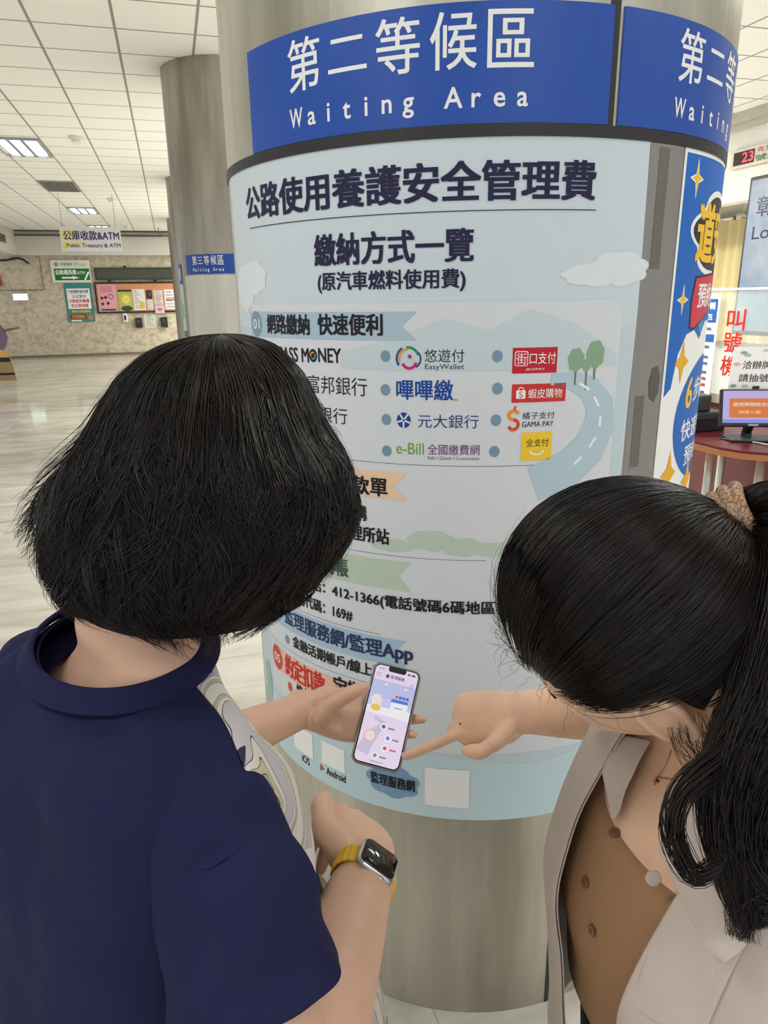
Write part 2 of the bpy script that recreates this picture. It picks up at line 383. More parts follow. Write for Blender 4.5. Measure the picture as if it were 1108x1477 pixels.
# pale scenery
SKY = flat(197, 213, 221); CLD = flat(222, 231, 236); MIST = flat(200, 216, 222); LEAF = flat(190, 208, 194); LEAF2 = flat(140, 172, 142)
p.poly('scenery#1', SKY, [(-.69, 1.60), (.266, 1.60), (.25, 1.05), (.215, .68), (.2, .62), (-.69, .62)], 1)
for cx, cy, rx, ry in ((.22, 1.70, .07, .03), (.17, 1.69, .07, .02), (-.56, 1.70, .06, .035), (-.62, 1.68, .06, .05)): p.cloud('scenery#%d_%s' % (2, cx), CLD, cx, cy, rx, ry, 2)
p.poly('scenery#3', flat(196, 220, 228), [(-.69, .563), (.179, .563), (.212, .66), (.222, .72), (.1, .70), (-.1, .722), (-.3, .70), (-.5, .72), (-.69, .70)], 2)
p.rrect('content_panel', flat(216, 222, 228), -.60, .73, .232, 1.648, .03, 3)
p.poly('scenery#4', MIST, [(-.3, 1.56), (-.2, 1.585), (-.1, 1.62), (-.02, 1.60), (.05, 1.635), (.13, 1.61), (.2, 1.57), (.228, 1.55), (.228, 1.53), (-.3, 1.53)], 4)
road = [(.095, 1.512), (.13, 1.51), (.17, 1.495), (.198, 1.46), (.2, 1.42), (.18, 1.38), (.14, 1.345), (.07, 1.318)]
p.stroke('road#5', flat(182, 206, 218), road, [.02, .03, .045, .06, .07, .075, .075, .07], 5)
for a_ in ((.150, 1.503, .172, 1.490), (.183, 1.477, .195, 1.458), (.200, 1.44, .2, 1.42), (.193, 1.40, .180, 1.382), (.165, 1.365, .15, 1.352)):
    p.stroke('road#6', W_, [a_[:2], a_[2:]], .005, 6)
for tx, ty, q in ((.141, 1.545, .022), (.18, 1.553, .026), (.163, 1.535, .012)):
    p.rect('tree_print#7', flat(120, 120, 110), tx-.002, ty-.045, tx+.002, ty, 5).cloud('tree_print#7', LEAF2, tx, ty, q*.75, q, 6)
for bx, by, rx, ry in ((-.12, 1.205, .05, .022), (-.06, 1.195, .045, .02), (0, 1.19, .04, .016), (.05, 1.20, .03, .03), (.09, 1.215, .045, .045), (-.2, 1.19, .05, .014)): p.cloud('tree_print#%d_%s' % (8, bx), LEAF, bx, by, rx, ry, 4)
for bx, by, rx, ry in ((-.645, .72, .03, .06), (-.66, .66, .05, .03), (-.62, .63, .06, .025)): p.cloud('tree_print#%d_%s' % (9, bx), flat(160, 190, 182), bx, by, rx, ry, 4)
p.text('title#1', KN, '公路使用養護安全管理費', -.574, 1.809, .158, 1.872, 4, .036)
p.rect('rule#1', KN, -.561, 1.794, .161, 1.7955, 4)
p.text('title#2', KN, '繳納方式一覽', -.354, 1.714, -.05, 1.769, 4, .033)
p.text('title#3', KN, '(原汽車燃料使用費)', -.348, 1.666, -.063, 1.704, 4, .026)
def ribbon(m, x0, x1, y0, y1): p.poly('section_ribbon#%.3f' % y0, m, [(x0, y0), (x1, y0), (x1-.027, (y0+y1)/2), (x1, y1), (x0, y1)], 5)
ribbon(flat(172, 196, 212), -.592, -.148, 1.583, 1.633)
p.circle('number_badge#1', SLATE, -.558, 1.608, .026, .026, 6); p.text('number_badge#1', W_, '01', -.574, 1.598, -.542, 1.618, 7, .01)
p.text('lettering#2', K, '網路繳納', -.509, 1.590, -.372, 1.629, 7, .036); p.text('lettering#3', K, '快速便利', -.352, 1.591, -.211, 1.630, 7, .036)
for x, y in ((-.508, 1.549), (-.508, 1.495), (-.508, 1.44), (-.207, 1.555), (-.005, 1.555), (-.208, 1.494), (-.003, 1.498), (-.207, 1.439), (-.004, 1.441), (-.207, 1.379), (-.005, 1.383)):
    p.circle('bullet#%.3f_%.3f' % (x, y), SLATE, x, y, .0095, .0105, 5)
# payment marks
p.text('payment_logo#1', K, 'iPASS M', -.477, 1.538, -.378, 1.566, 5, .03); p.circle('payment_logo#1', K, -.367, 1.552, .0105, .0125, 5)
p.arc('payment_logo#1', flat(240, 150, 30), -.367, 1.552, .006, 60, 200, .003, 6); p.arc('payment_logo#1', flat(40, 160, 200), -.367, 1.552, .006, 230, 400, .003, 6)
p.text('payment_logo#1', K, 'NEY', -.354, 1.540, -.299, 1.567, 5, .03)
p.text('payment_logo#2', K, '台北富邦銀行', -.455, 1.480, -.245, 1.515, 5, .004)
p.text('payment_logo#3', K, '台灣銀行', -.43, 1.424, -.289, 1.455, 5, .004)
ex, ey = -.164, 1.551
p.arc('payment_logo#4', flat(30, 90, 170), ex, ey, .021, 120, 215, .005, 5); p.arc('payment_logo#4', flat(240, 160, 30), ex, ey, .017, 95, 200, .004, 6)
p.arc('payment_logo#4', flat(40, 150, 90), ex, ey, .02, 20, 100, .005, 5); p.arc('payment_logo#4', flat(200, 30, 110), ex+.002, ey-.004, .013, 200, 350, .005, 6)
p.circle('payment_logo#4', flat(200, 30, 110), ex+.003, ey+.004, .0035, .0035, 7); p.arc('payment_logo#4', flat(30, 60, 130), ex+.006, ey, .017, -60, 40, .003, 6)
p.text('payment_logo#4', K, '悠遊付', -.134, 1.545, -.063, 1.568, 5, 0); p.text('payment_logo#4', K, 'EasyWallet', -.133, 1.530, -.063, 1.542, 5, .004)
p.text('payment_logo#5', flat(20, 70, 160), '嗶嗶繳', -.187, 1.477, -.082, 1.514, 5, .02); p.rect('payment_logo#5', flat(240, 150, 30), -.082, 1.477, -.073, 1.480, 5)
p.circle('payment_logo#6', flat(20, 70, 150), -.173, 1.439, .0135, .0145, 5)
for k in range(5):
    a = math.pi/2+k*2*math.pi/5+.6; p.stroke('payment_logo#6', flat(216, 222, 228), [(-.173+.002*math.cos(a), 1.439+.002*math.sin(a)), (-.173+.014*math.cos(a), 1.439+.015*math.sin(a))], .0035, 6)
p.text('payment_logo#6', flat(24, 60, 130), '元大銀行', -.146, 1.426, -.035, 1.451, 5, .004)
p.text('payment_logo#7', flat(120, 170, 40), 'e-Bill', -.188, 1.375, -.135, 1.397, 5, .006); p.text('payment_logo#7', flat(110, 40, 120), '全國繳費網', -.128, 1.376, -.032, 1.396, 5, .004)
p.text('payment_logo#7', flat(90, 90, 100), 'Safe I Quick I Convenient', -.128, 1.366, -.032, 1.373, 5, 0)
p.rect('payment_logo#8', flat(196, 30, 48), .022, 1.524, .104, 1.569, 5); p.rrect('payment_logo#8', W_, .026, 1.537, .050, 1.563, .004, 6)
p.rrect('payment_logo#8', flat(196, 30, 48), .0275, 1.5385, .0485, 1.5615, .003, 7)
p.text('payment_logo#8', W_, '街', .029, 1.540, .047, 1.560, 8, .004); p.text('payment_logo#8', W_, '口支付', .053, 1.540, .101, 1.560, 6, .004); p.text('payment_logo#8', W_, 'JKOPAY', .046, 1.528, .082, 1.533, 6, 0)
p.rect('payment_logo#9', flat(206, 52, 48), .023, 1.472, .124, 1.505, 5); p.rrect('payment_logo#9', W_, .031, 1.479, .048, 1.494, .002, 6); p.arc('payment_logo#9', W_, .0395, 1.494, .005, 0, 180, .0015, 6)
p.text('payment_logo#9', flat(206, 52, 48), 'S', .036, 1.481, .043, 1.492, 7, .004); p.text('payment_logo#9', W_, '蝦皮購物', .053, 1.479, .117, 1.496, 6, 0)
p.arc('payment_logo#10', flat(240, 150, 30), .028, 1.449, .009, 20, 270, .006, 5, ry=.008); p.arc('payment_logo#10', flat(222, 70, 40), .028, 1.432, .009, -160, 90, .006, 5, ry=.009)
p.stroke('payment_logo#10', flat(222, 70, 40), [(.028, 1.456), (.031, 1.466)], .004, 5); p.stroke('payment_logo#10', flat(240, 150, 30), [(.028, 1.424), (.026, 1.418)], .004, 5)
p.text('payment_logo#10', K, '橘子支付', .044, 1.441, .105, 1.454, 5, .002); p.text('payment_logo#10', K, 'GAMA PAY', .044, 1.427, .104, 1.437, 5, .01)
p.rect('payment_logo#11', flat(244, 206, 50), .044, 1.364, .102, 1.417, 5); p.text('payment_logo#11', K, '全支付', .053, 1.390, .096, 1.405, 6, .006); p.arc('payment_logo#11', W_, .074, 1.386, .014, 200, 340, .003, 6, ry=.011)
p.rect('rule#2', flat(70, 90, 120), -.56, 1.3545, .111, 1.3555, 4)
ribbon(flat(238, 208, 176), -.592, -.167, 1.284, 1.338)
p.circle('number_badge#4', flat(220, 150, 80), -.558, 1.31, .026, .026, 6); p.text('number_badge#4', W_, '02', -.574, 1.30, -.542, 1.32, 7, .01)
p.text('lettering#5', K, '臨櫃繳款單', -.400, 1.288, -.206, 1.326, 7, .036)
p.text('lettering#6', K, '金融機構', -.372, 1.234, -.251, 1.266, 7, .036); p.text('lettering#7', K, '監理所站', -.320, 1.190, -.204, 1.223, 7, .036)
p.rect('rule#3', flat(110, 90, 150), -.56, 1.1675, -.014, 1.1685, 4)
ribbon(flat(190, 208, 190), -.592, -.160, 1.096, 1.157)
p.circle('number_badge#8', flat(130, 160, 120), -.558, 1.126, .026, .026, 6); p.text('number_badge#8', W_, '03', -.574, 1.116, -.542, 1.136, 7, .01)
p.text('lettering#9', flat(70, 90, 80), '電話轉帳', -.43, 1.104, -.298, 1.146, 7, .036)
p.text('lettering#10', K, '電話：412-1366(電話號碼6碼地區，請撥41-1366)', -.43, 1.050, .205, 1.083, 7, .031)
p.text('lettering#11', K, '服務代碼：169#', -.478, 1.006, -.291, 1.036, 7, .031)
p.rect('rule#4', flat(70, 90, 120), -.59, .991, -.226, .992, 4)
ribbon(flat(168, 198, 222), -.600, -.170, .925, .985)
p.text('lettering#12', flat(40, 56, 96), '監理服務網/監理App', -.511, .932, -.156, .980, 7, .034)
p.circle('bullet#2', SLATE, -.505, .897, .0095, .011, 5); p.text('lettering#13', K, '金融活期帳戶/線上刷卡', -.481, .888, -.19, .919, 7, .036)
p.rect('rule#5', flat(110, 100, 120), -.60, .871, -.261, .872, 4)
ribbon(flat(240, 190, 170), -.585, -.20, .795, .858)
p.circle('number_badge#14', flat(206, 70, 62), -.563, .826, .028, .032, 6); p.text('number_badge#14', W_, '05', -.579, .815, -.547, .837, 7, .012)
p.text('lettering#15', flat(206, 40, 40), '約定扣款', -.522, .800, -.373, .857, 7, .036); p.text('lettering#16', K, '定期自動', -.35, .815, -.19, .866, 7, .036)
for x, y in ((-.505, .772), (-.496, .733)): p.circle('bullet#%.3f_%.3f' % (x, y), flat(206, 80, 72), x, y, .010, .012, 5)
p.text('lettering#17', K, '線上申辦', -.476, .760, -.377, .797, 7, .031); p.text('lettering#18', K, '轉帳授權', -.476, .722, -.377, .757, 7, .031)
p.rect('blank_code_square#1', W_, -.50, .610, -.425, .68, 5); p.rect('blank_code_square#2', W_, -.395, .618, -.325, .68, 5); p.rect('blank_code_square#3', flat(240, 242, 242), -.132, .594, -.036, .690, 5)
p.poly('app_store_mark', flat(220, 80, 60), [(-.402, .593), (-.402, .612), (-.388, .602)], 5); p.poly('app_store_mark', flat(60, 150, 90), [(-.402, .593), (-.402, .602), (-.394, .600)], 6)
p.text('lettering#19', K, 'Android', -.382, .592, -.324, .612, 5, .02); p.text('lettering#20', K, 'iOS', -.470, .585, -.440, .605, 5, .02)
p.cloud('cloud_badge', flat(126, 160, 192), -.205, .637, .064, .042, 5); p.text('lettering#21', K, '監理服務網', -.257, .622, -.153, .652, 7, .031)
p.build(post, base=.0012, off=.0003, labels={'payment_logo': 'small coloured payment brand mark', 'cloud_badge': 'slate blue cloud badge', 'blank_code_square': 'plain white square'})
# ------------------------------------------------------------------ the second poster round the corner
post2 = thing('safety_poster', 'blue and white poster with yellow characters on the right side of the near pillar', 'poster', (PC[0]+PR*.75, PC[1]-PR*.66, .62))
p = Print(PSF, .02)
p.poly('sheet', W_, [(.363, .62), (1.15, .62), (1.15, 1.9065), (.363, 1.9065)], 1)
B2 = flat(34, 106, 196); Y2 = flat(250, 200, 50); DK = flat(46, 48, 56); R2 = flat(214, 62, 84)
p.poly('blue_field', B2, [(.371, 1.46), (.395, 1.475), (.41, 1.54), (.44, 1.578), (.48, 1.585), (.52, 1.565), (.56, 1.60), (1.14, 1.60), (1.14, 1.899), (.371, 1.899)], 2)
p.poly('blue_field', flat(90, 160, 220), [(.50, 1.60), (.53, 1.57), (.54, 1.605)], 3)
p.cloud('heading_outline', W_, .63, 1.766, .222, .092, 3); p.cloud('heading_outline', DK, .63, 1.766, .21, .080, 4)
p.text('heading', Y2, '道安', .438, 1.712, .655, 1.824, 5, .045)
p.text('heading', Y2, '講習', .67, 1.712, .81, 1.822, 5, .045)
p.poly('red_ribbon', DK, [(.447, 1.588), (.443, 1.64), (.455, 1.688), (.80, 1.712), (.81, 1.63), (.60, 1.628), (.52, 1.60), (.47, 1.585)], 4)
p.poly('red_ribbon', R2, [(.451, 1.592), (.448, 1.64), (.459, 1.684), (.80, 1.706), (.80, 1.634), (.60, 1.632), (.52, 1.605), (.472, 1.59)], 5)
p.text('red_ribbon', W_, '預約專區', .476, 1.628, .72, 1.676, 6, .03)
for x, y, rx, ry in ((.415, 1.859, .020, .026), (.407, 1.644, .017, .022)): p.star('sparkle', W_, x, y, rx*1.4, ry*1.35, 3); p.star('sparkle', Y2, x, y, rx, ry, 4)
for x, y, rx, ry in ((.432, 1.524, .032, .042), (.423, 1.295, .034, .05), (.55, 1.26, .05, .05)): p.star('sparkle', flat(240, 180, 40), x, y, rx, ry, 4, inner=.3)
p.circle('blue_bubble', B2, .60, 1.395, .176, .135, 3, 40)
p.text('blue_bubble', Y2, '6', .472, 1.425, .512, 1.49, 4, .03); p.text('blue_bubble', W_, '步驟', .522, 1.435, .64, 1.487, 4, .02)
p.text('blue_bubble', W_, '快速完成', .465, 1.355, .72, 1.402, 4, .02); p.text('blue_bubble', W_, '預約', .502, 1.297, .63, 1.342, 4, .02)
p.build(post2, base=.0008, off=.0003)
# ------------------------------------------------------------------ the pillars behind, down the hall
P2C = RP(.68, 7.6); P3C = RP(.70, 13.9); P4C = RP(.70, 20.6)
M_steel2 = steel_mat('darkened_steel', rgb(142, 138, 128), rgb(186, 182, 170), .36)  # same cladding, colour darkened to offset bright reflections on the far pillars
pt2 = pillar(P2C, PR, 'second steel pillar, just left of the near pillar, with its own blue sign', (-1.3, .9), M_steel2)
pillar(P3C, PR, 'third steel pillar, mostly hidden behind the second pillar', (.9,), M_steel2)
pillar(P4C, PR, 'farthest steel pillar, a sliver left of the others by the back wall', (.9,), M_steel2)
blue_sign(P2C, PR, RAZ*-1*0-.0, -.435, .10, 1.882, 2.055, 'blue third waiting area sign on the second pillar', '三')
cyl(MB(), P2C, PR+.002, .9, 1.872, 64, -.86, .2, PR+.0002).build('lower_sheet', steel_mat('bright_steel', rgb(196, 192, 180), rgb(222, 218, 206), .3), pt2)
t = thing('green_banner', 'green and white notice with a blue head on the left flank of the second pillar', 'poster', P2C+np.array([-.54, -.15, 1.0]))
q = Print(pil_surface(P2C, PR), .02)
q.rect('sheet', flat(206, 226, 214), -.80, 1.0, -.55, 1.80, 1); q.rect('heading', flat(30, 90, 170), -.80, 1.80, -.55, 1.98, 1).text('heading', W_, '繳費', -.75, 1.83, -.59, 1.95, 2)
q.rect('picture', flat(60, 140, 90), -.80, 1.30, -.55, 1.36, 2).rect('picture', flat(60, 140, 90), -.80, 1.0, -.55, 1.06, 2).cloud('picture', flat(150, 196, 160), -.67, 1.55, .1, .09, 2)
q.build(t, base=.002)
# ================================================================== far hall on the left
BWALL = plane_surface(RP(0, 24.49, 0), E2, EZ)
def on_wall(a, z): return RP(a, 24.49, z)
def wall_plate(name, a0, a1, z0, z1, d, m, parent=None, b=24.49):
    return MB().rbox(a0, a1, b-d, b, z0, z1).build(name, m, parent)
GREY = mat('grey_plastic', rgb(120, 122, 120), .5)
# bulletin board and its papers
t = thing('bulletin_board', 'long cork bulletin board with black frame on the far marble wall', 'board', on_wall(-.9, 1.3))
wall_plate('cork', -2.13, .75, 1.30, 2.17, .03, mat('cork', rgb(206, 140, 100), .8, noise=.08, nscale=40), t)
for nm, q in (('frame', (-2.17, .79, 2.15, 2.20)), ('frame', (-2.17, .79, 1.27, 1.32)), ('frame', (-2.17, -2.12, 1.32, 2.15)), ('frame', (.74, .79, 1.32, 2.15))):
    wall_plate(nm, *q, .05, M_black, t)
def paper(a0, a1, z0, z1, col, label, deco, b_=24.458):
    o = thing('notice_paper', label, 'paper', RP(a0, 24.455, z0), 'papers pinned to the bulletin board')
    wall_plate('sheet', a0, a1, z0, z1, .004, flat(*col), o, b=b_)
    q = Print(plane_surface(RP(a0, b_-.0045, z0), E2*(a1-a0), EZ*(z1-z0)))
    deco(q); q.build(o, off=.0006)
D1 = flat(40, 40, 46); D2 = flat(150, 150, 150)
def lines(q, n, m, x0=.1, x1=.9, y0=.1, y1=.85):
    for k in range(n):
        y = y0+(y1-y0)*k/max(1, n-1); q.rect('print', m, x0, y, x1-.25*((k*7) % 3)/2, y+.4*(y1-y0)/max(1, n), 1)
def d_pink(q):
    for k in range(4): q.rect('print', flat(190, 90, 110), .15, .9-.06*k, .8, .925-.06*k, 1)
    for x, y in ((.2, .5), (.4, .52), (.2, .28), (.5, .3)): q.cloud('picture', flat(90, 40, 50), x, y, .09, .06, 1)
    q.arc('picture', flat(150, 90, 170), .7, .55, .14, 0, 360, .04, 1, ry=.08); q.rect('print', flat(60, 60, 90), .1, .03, .9, .09, 1)
paper(-2.09, -1.55, 1.33, 2.13, (224, 166, 172), 'pink paper with small dark drawings at the left end of the board', d_pink)
def d_yel(q):
    q.rect('picture', flat(60, 70, 50), 0, .9, 1, 1, 1); q.cloud('picture', flat(230, 206, 70), .55, .55, .35, .25, 1); q.arc('picture', flat(236, 230, 160), .55, .55, .18, 0, 360, .05, 2, ry=.13); q.cloud('picture', flat(50, 80, 60), .55, .12, .45, .13, 2)
paper(-1.5, -1.1, 1.33, 1.97, (178, 186, 110), 'yellow and green picture paper beside the pink one', d_yel)
def d_w1(q): lines(q, 9, D2, .08, .6, .1, .9); q.rect('picture', flat(206, 190, 90), .5, .08, .92, .4, 1)
paper(-1.07, -.71, 1.35, 1.98, (226, 224, 218), 'white printed sheet with a small yellow picture on the board', d_w1)
paper(-.67, -.49, 1.68, 1.95, (52, 48, 54), 'small black sheet pinned on the board', lambda q: q.circle('picture', flat(110, 90, 90), .6, .55, .2, .2, 1))
paper(-.66, -.49, 1.36, 1.66, (222, 222, 220), 'small white sheet under the black sheet', lambda q: lines(q, 5, D2))
paper(-.44, -.17, 1.76, 1.95, (206, 206, 204), 'pale grey strip sheet pinned high on the board', lambda q: lines(q, 3, D2))
paper(-.43, -.18, 1.50, 1.745, (220, 214, 214), 'white sheet with lines under the pale grey strip', lambda q: lines(q, 5, D1))
paper(-.44, -.16, 1.24, 1.48, (222, 190, 202), 'small pinkish sheet hanging over the bottom of the frame', lambda q: q.cloud('picture', flat(150, 120, 170), .5, .5, .3, .2, 1), 24.436)
paper(-.12, .22, 1.36, 1.96, (232, 226, 224), 'white sheet with a red band near the second pillar', lambda q: (lines(q, 6, D2), q.rect('picture', flat(200, 90, 90), .1, .45, .9, .52, 2)))
# dark message panel over the board
t = thing('message_panel', 'long dark unlit message panel above the bulletin board', 'display', on_wall(-.9, 2.3))
wall_plate('housing', -2.10, .7, 2.26, 2.62, .10, mat('dark_olive_panel', rgb(52, 56, 46), .3), t)
wall_plate('screen', -2.04, .64, 2.31, 2.57, .004, mat('unlit_screen', rgb(70, 76, 62), .2), t, b=24.39)
for a in (-1.7, -.35): wall_plate('bracket', a-.05, a+.05, 2.2, 2.26, .06, M_black, t)
wall_plate('bracket', -1.25, -1.17, 2.62, 2.68, .06, M_black, t)
# teller machine sign
t = thing('teller_machine_sign', 'white and green teller machine sign with arrow on the far wall', 'sign', on_wall(-2.77, 2.2))
wall_plate('sign_board', -3.32, -2.22, 2.2, 2.84, .05, mat('sign_cream', rgb(232, 234, 222), .5), t)
q = Print(plane_surface(RP(0, 24.44, 0), E2, EZ))
GRN = flat(22, 120, 56)
q.rect('green_panel', GRN, -3.24, 2.26, -2.25, 2.60, 1); q.text('lettering', W_, '自動櫃員機', -3.20, 2.42, -2.62, 2.57, 2, .02); q.text('lettering', W_, 'ATM', -2.60, 2.43, -2.38, 2.52, 2, .01)
q.poly('arrow', W_, [(-3.05, 2.31), (-2.75, 2.31), (-2.75, 2.285), (-2.55, 2.335), (-2.75, 2.385), (-2.75, 2.36), (-3.05, 2.36)], 2)
q.stroke('arrow', W_, [(-2.40, 2.27), (-2.27, 2.5)], .05, 2)
q.circle('emblem', flat(120, 90, 100), -3.16, 2.72, .06, .06, 1); q.arc('emblem', W_, -3.16, 2.72, .03, 0, 360, .012, 2)
q.text('heading', flat(60, 110, 80), '中華郵政', -3.05, 2.67, -2.70, 2.77, 1, .01); q.text('heading', flat(120, 160, 130), 'iPost', -2.66, 2.67, -2.32, 2.77, 1, .0)
q.build(t, off=.001)
# teal poster
t = thing('teal_poster', 'teal poster with white panel and red writing beside the bulletin board', 'poster', on_wall(-2.65, 1.03))
wall_plate('sheet', -3.04, -2.26, 1.03, 2.17, .01, flat(58, 140, 136), t)
q = Print(plane_surface(RP(0, 24.479, 0), E2, EZ))
q.rect('white_panel', W_, -2.98, 1.42, -2.32, 2.02, 1)
q.text('lettering', flat(60, 40, 50), '汽車燃料使用費', -2.95, 1.88, -2.36, 1.98, 2, .02); q.text('lettering', flat(40, 110, 90), '正式更名', -2.84, 1.74, -2.44, 1.84, 2, .02)
q.text('lettering', flat(206, 50, 70), '公路使用養護', -2.95, 1.60, -2.36, 1.71, 2, .03); q.text('lettering', flat(206, 50, 70), '安全管理費', -2.90, 1.46, -2.40, 1.57, 2, .03)
q.text('lettering', flat(246, 220, 80), '隨時7月起徵收', -2.90, 1.31, -2.36, 1.38, 2, .02); q.rect('picture', flat(150, 80, 50), -2.98, 1.13, -2.5, 1.27, 1); q.text('lettering', flat(240, 160, 60), '記得繳納', -2.9, 1.15, -2.55, 1.24, 2, .02)
q.cloud('picture', flat(190, 130, 100), -2.38, 1.16, .08, .1, 1); q.rect('lettering', W_, -2.95, 1.05, -2.65, 1.09, 1)
q.build(t, off=.001)
# small wall things
t = thing('soap_dispenser', 'white soap dispenser with a dark window under the board', 'dispenser', on_wall(-1.37, 1.0))
MB().rbox(-1.43, -1.30, 24.38, 24.49, 1.0, 1.26).build('body', mat('white_plastic', rgb(238, 238, 234), .35), t, bevel=.02)
MB().rbox(-1.395, -1.335, 24.372, 24.379, 1.06, 1.2).build('window', M_black, t)
for a0, lab in ((-1.08, 'black wall box on the left of the white notice'), (-.31, 'black wall box on the right of the white notice')):
    t = thing('wall_box', lab, 'box', on_wall(a0, .8), 'black boxes under the board')
    MB().rbox(a0, a0+.21, 24.37, 24.49, .81, 1.12).build('body', M_black, t, bevel=.015)
    MB().rbox(a0+.05, a0+.16, 24.362, 24.37, .95, 1.06).build('front_plate', mat('charcoal', rgb(60, 62, 64), .4), t)
t = thing('wall_notice', 'pale notice between the two black wall boxes', 'notice', on_wall(-.63, .8))
wall_plate('sheet', -.82, -.44, .8, 1.21, .008, flat(214, 212, 198), t)
q = Print(plane_surface(RP(-.82, 24.481, .8), E2*.38, EZ*.41)); lines(q, 6, D2, .2, .8, .15, .85); q.rect('heading', flat(110, 160, 130), .35, .9, .65, .95, 1); q.build(t, off=.001)
t = thing('exit_sign', 'small glowing exit sign on the far marble wall', 'sign', on_wall(-4.28, 1.7))
wall_plate('housing', -4.50, -4.06, 1.69, 1.90, .06, MATS['white_plastic'], t)
wall_plate('lit_face', -4.47, -4.09, 1.71, 1.88, .004, mat('lit_exit', rgb(236, 250, 246), .4, emit=rgb(225, 250, 245), es=2.0), t, b=24.43)
q = Print(plane_surface(RP(0, 24.425, 0), E2, EZ)); q.text('lettering', flat(120, 206, 170), '出口EXIT', -4.40, 1.755, -4.14, 1.84, 1, .01); q.build(t, off=.001)
t = thing('fire_box', 'red fire box at the far left edge on the marble wall', 'box', on_wall(-4.9, 2.1))
wall_plate('body', -5.1, -4.74, 2.12, 2.42, .1, mat('fire_red', rgb(176, 40, 36), .4), t); wall_plate('front_plate', -5.05, -4.79, 2.17, 2.37, .006, mat('fire_red_dark', rgb(140, 30, 30), .4), t, b=24.388)
o = MB().tube([RP(-3.60, 24.46, 2.95), RP(-3.60, 24.46, 2.0), RP(-3.62, 24.46, 1.99), RP(-4.9, 24.46, 1.99)], .012, 6).build('wall_conduit', mat('conduit', rgb(128, 112, 84), .6)); tag(o, 'thin conduit bent at a right angle on the far wall left of the green sign', 'conduit')
cable = [RP(-5.3, 24.40, 2.72), RP(-4.9, 24.40, 2.82), RP(-4.5, 24.40, 2.84), RP(-4.2, 24.40, 2.9), RP(-4.05, 24.40, 2.86), RP(-3.9, 24.40, 2.74)]
o = MB().tube(cable, .03, 8).build('cable_bundle', M_black); tag(o, 'black cable bundle under the white beam at the far left', 'cable')
t = thing('wall_camera', 'dark dome camera at the left edge under the white beam', 'camera', RP(-4.35, 20.6, 2.6))
MB().tube([RP(-4.3, 20.6, 2.97), RP(-4.3, 20.6, 2.86)], .05, 12).build('mount', MATS['white_plastic'], t); MB().tube([RP(-4.3, 20.6, 2.87), RP(-4.3, 20.6, 2.80), RP(-4.3, 20.6, 2.74)], [.12, .13, .06], 16).build('dome', M_black, t, True)
t = thing('air_grille', 'grey air grille on the left white beam', 'grille', RP(-4.15, 22.2, 3.2))
MB().rbox(-4.15, -4.13, 21.7, 22.8, 3.20, 3.42).build('frame', GREY, t)
for k in range(5): MB().rbox(-4.13, -4.115, 21.76, 22.74, 3.225+.037*k, 3.24+.037*k).build('slat', mat('dark_slat', rgb(84, 84, 80), .5), t)
# hanging counter sign
t = thing('hanging_sign', 'white treasury and teller machine sign hanging on two wires from the ceiling', 'sign', RP(-1.35, 16, 2.6))
MB().rbox(-1.92, -.80, 15.98, 16.02, 2.60, 3.05).build('sign_board', mat('sign_board_white', rgb(226, 224, 226), .5), t)
q = Print(plane_surface(RP(0, 15.979, 0), E2, EZ))
q.rect('yellow_print', flat(232, 214, 60), -1.88, 2.82, -1.80, 2.98, 1); q.cloud('yellow_print', flat(236, 214, 80), -1.70, 2.92, .08, .07, 1); q.rect('yellow_print', flat(232, 214, 60), -1.88, 2.645, -1.82, 2.76, 1)
q.rect('yellow_print', flat(240, 226, 130), -1.82, 2.72, -1.45, 2.765, 1)
NV = flat(40, 36, 100)
q.text('lettering', NV, '公庫收款&ATM', -1.86, 2.80, -.83, 2.98, 2, .02); q.text('lettering', NV, 'Public Treasury & ATM', -1.82, 2.645, -.82, 2.745, 2, .012)
q.build(t, off=.001)
for a in (-1.86, -.88): MB().tube([RP(a, 16, 3.04), RP(a, 16, 3.66)], .004, 5).build('wire', GREY, t)
# ceiling lights, vent, detectors
M_tube = mat('lit_tube', rgb(245, 250, 255), .4, emit=rgb(235, 245, 255), es=3.2)
def ceiling_light(b0, label):
    t = thing('ceiling_light', label, 'ceiling light', RP(-1.7, b0+.6, ZC), 'recessed ceiling lights')
    fr = mat('louver_metal', rgb(170, 172, 172), .35, .4)
    for q in ((-2.0, -1.4, b0, b0+.03), (-2.0, -1.4, b0+1.17, b0+1.2), (-2.0, -1.97, b0+.03, b0+1.17), (-1.43, -1.4, b0+.03, b0+1.17)):
        MB().rbox(*q, ZC-.03, ZC-.001).build('frame', fr, t)
    for a in (-1.87, -1.70, -1.53): MB().rbox(a-.06, a+.06, b0+.04, b0+1.16, ZC-.012, ZC-.002).build('lit_panel', M_tube, t)
    for a in (-1.785, -1.615): MB().rbox(a-.022, a+.022, b0+.03, b0+1.17, ZC-.028, ZC-.002).build('louver', fr, t)
ceiling_light(10.9, 'nearest of the recessed ceiling lights, at the left edge')
ceiling_light(18.3, 'recessed ceiling light just above the hanging treasury sign')
ceiling_light(22.5, 'farthest recessed ceiling light, close to the white beam')
t = thing('ceiling_vent', 'grey slatted air vent in the ceiling between two lights', 'vent', RP(-1.7, 15.1, ZC))
MB().rbox(-2.0, -1.4, 14.5, 15.7, ZC-.02, ZC-.001).build('frame', mat('vent_grey', rgb(150, 150, 140), .5), t)
for k in range(9): MB().rbox(-1.95+.06*k, -1.91+.06*k, 14.55, 15.65, ZC-.03, ZC-.02).build('slat', MATS['dark_slat'], t)
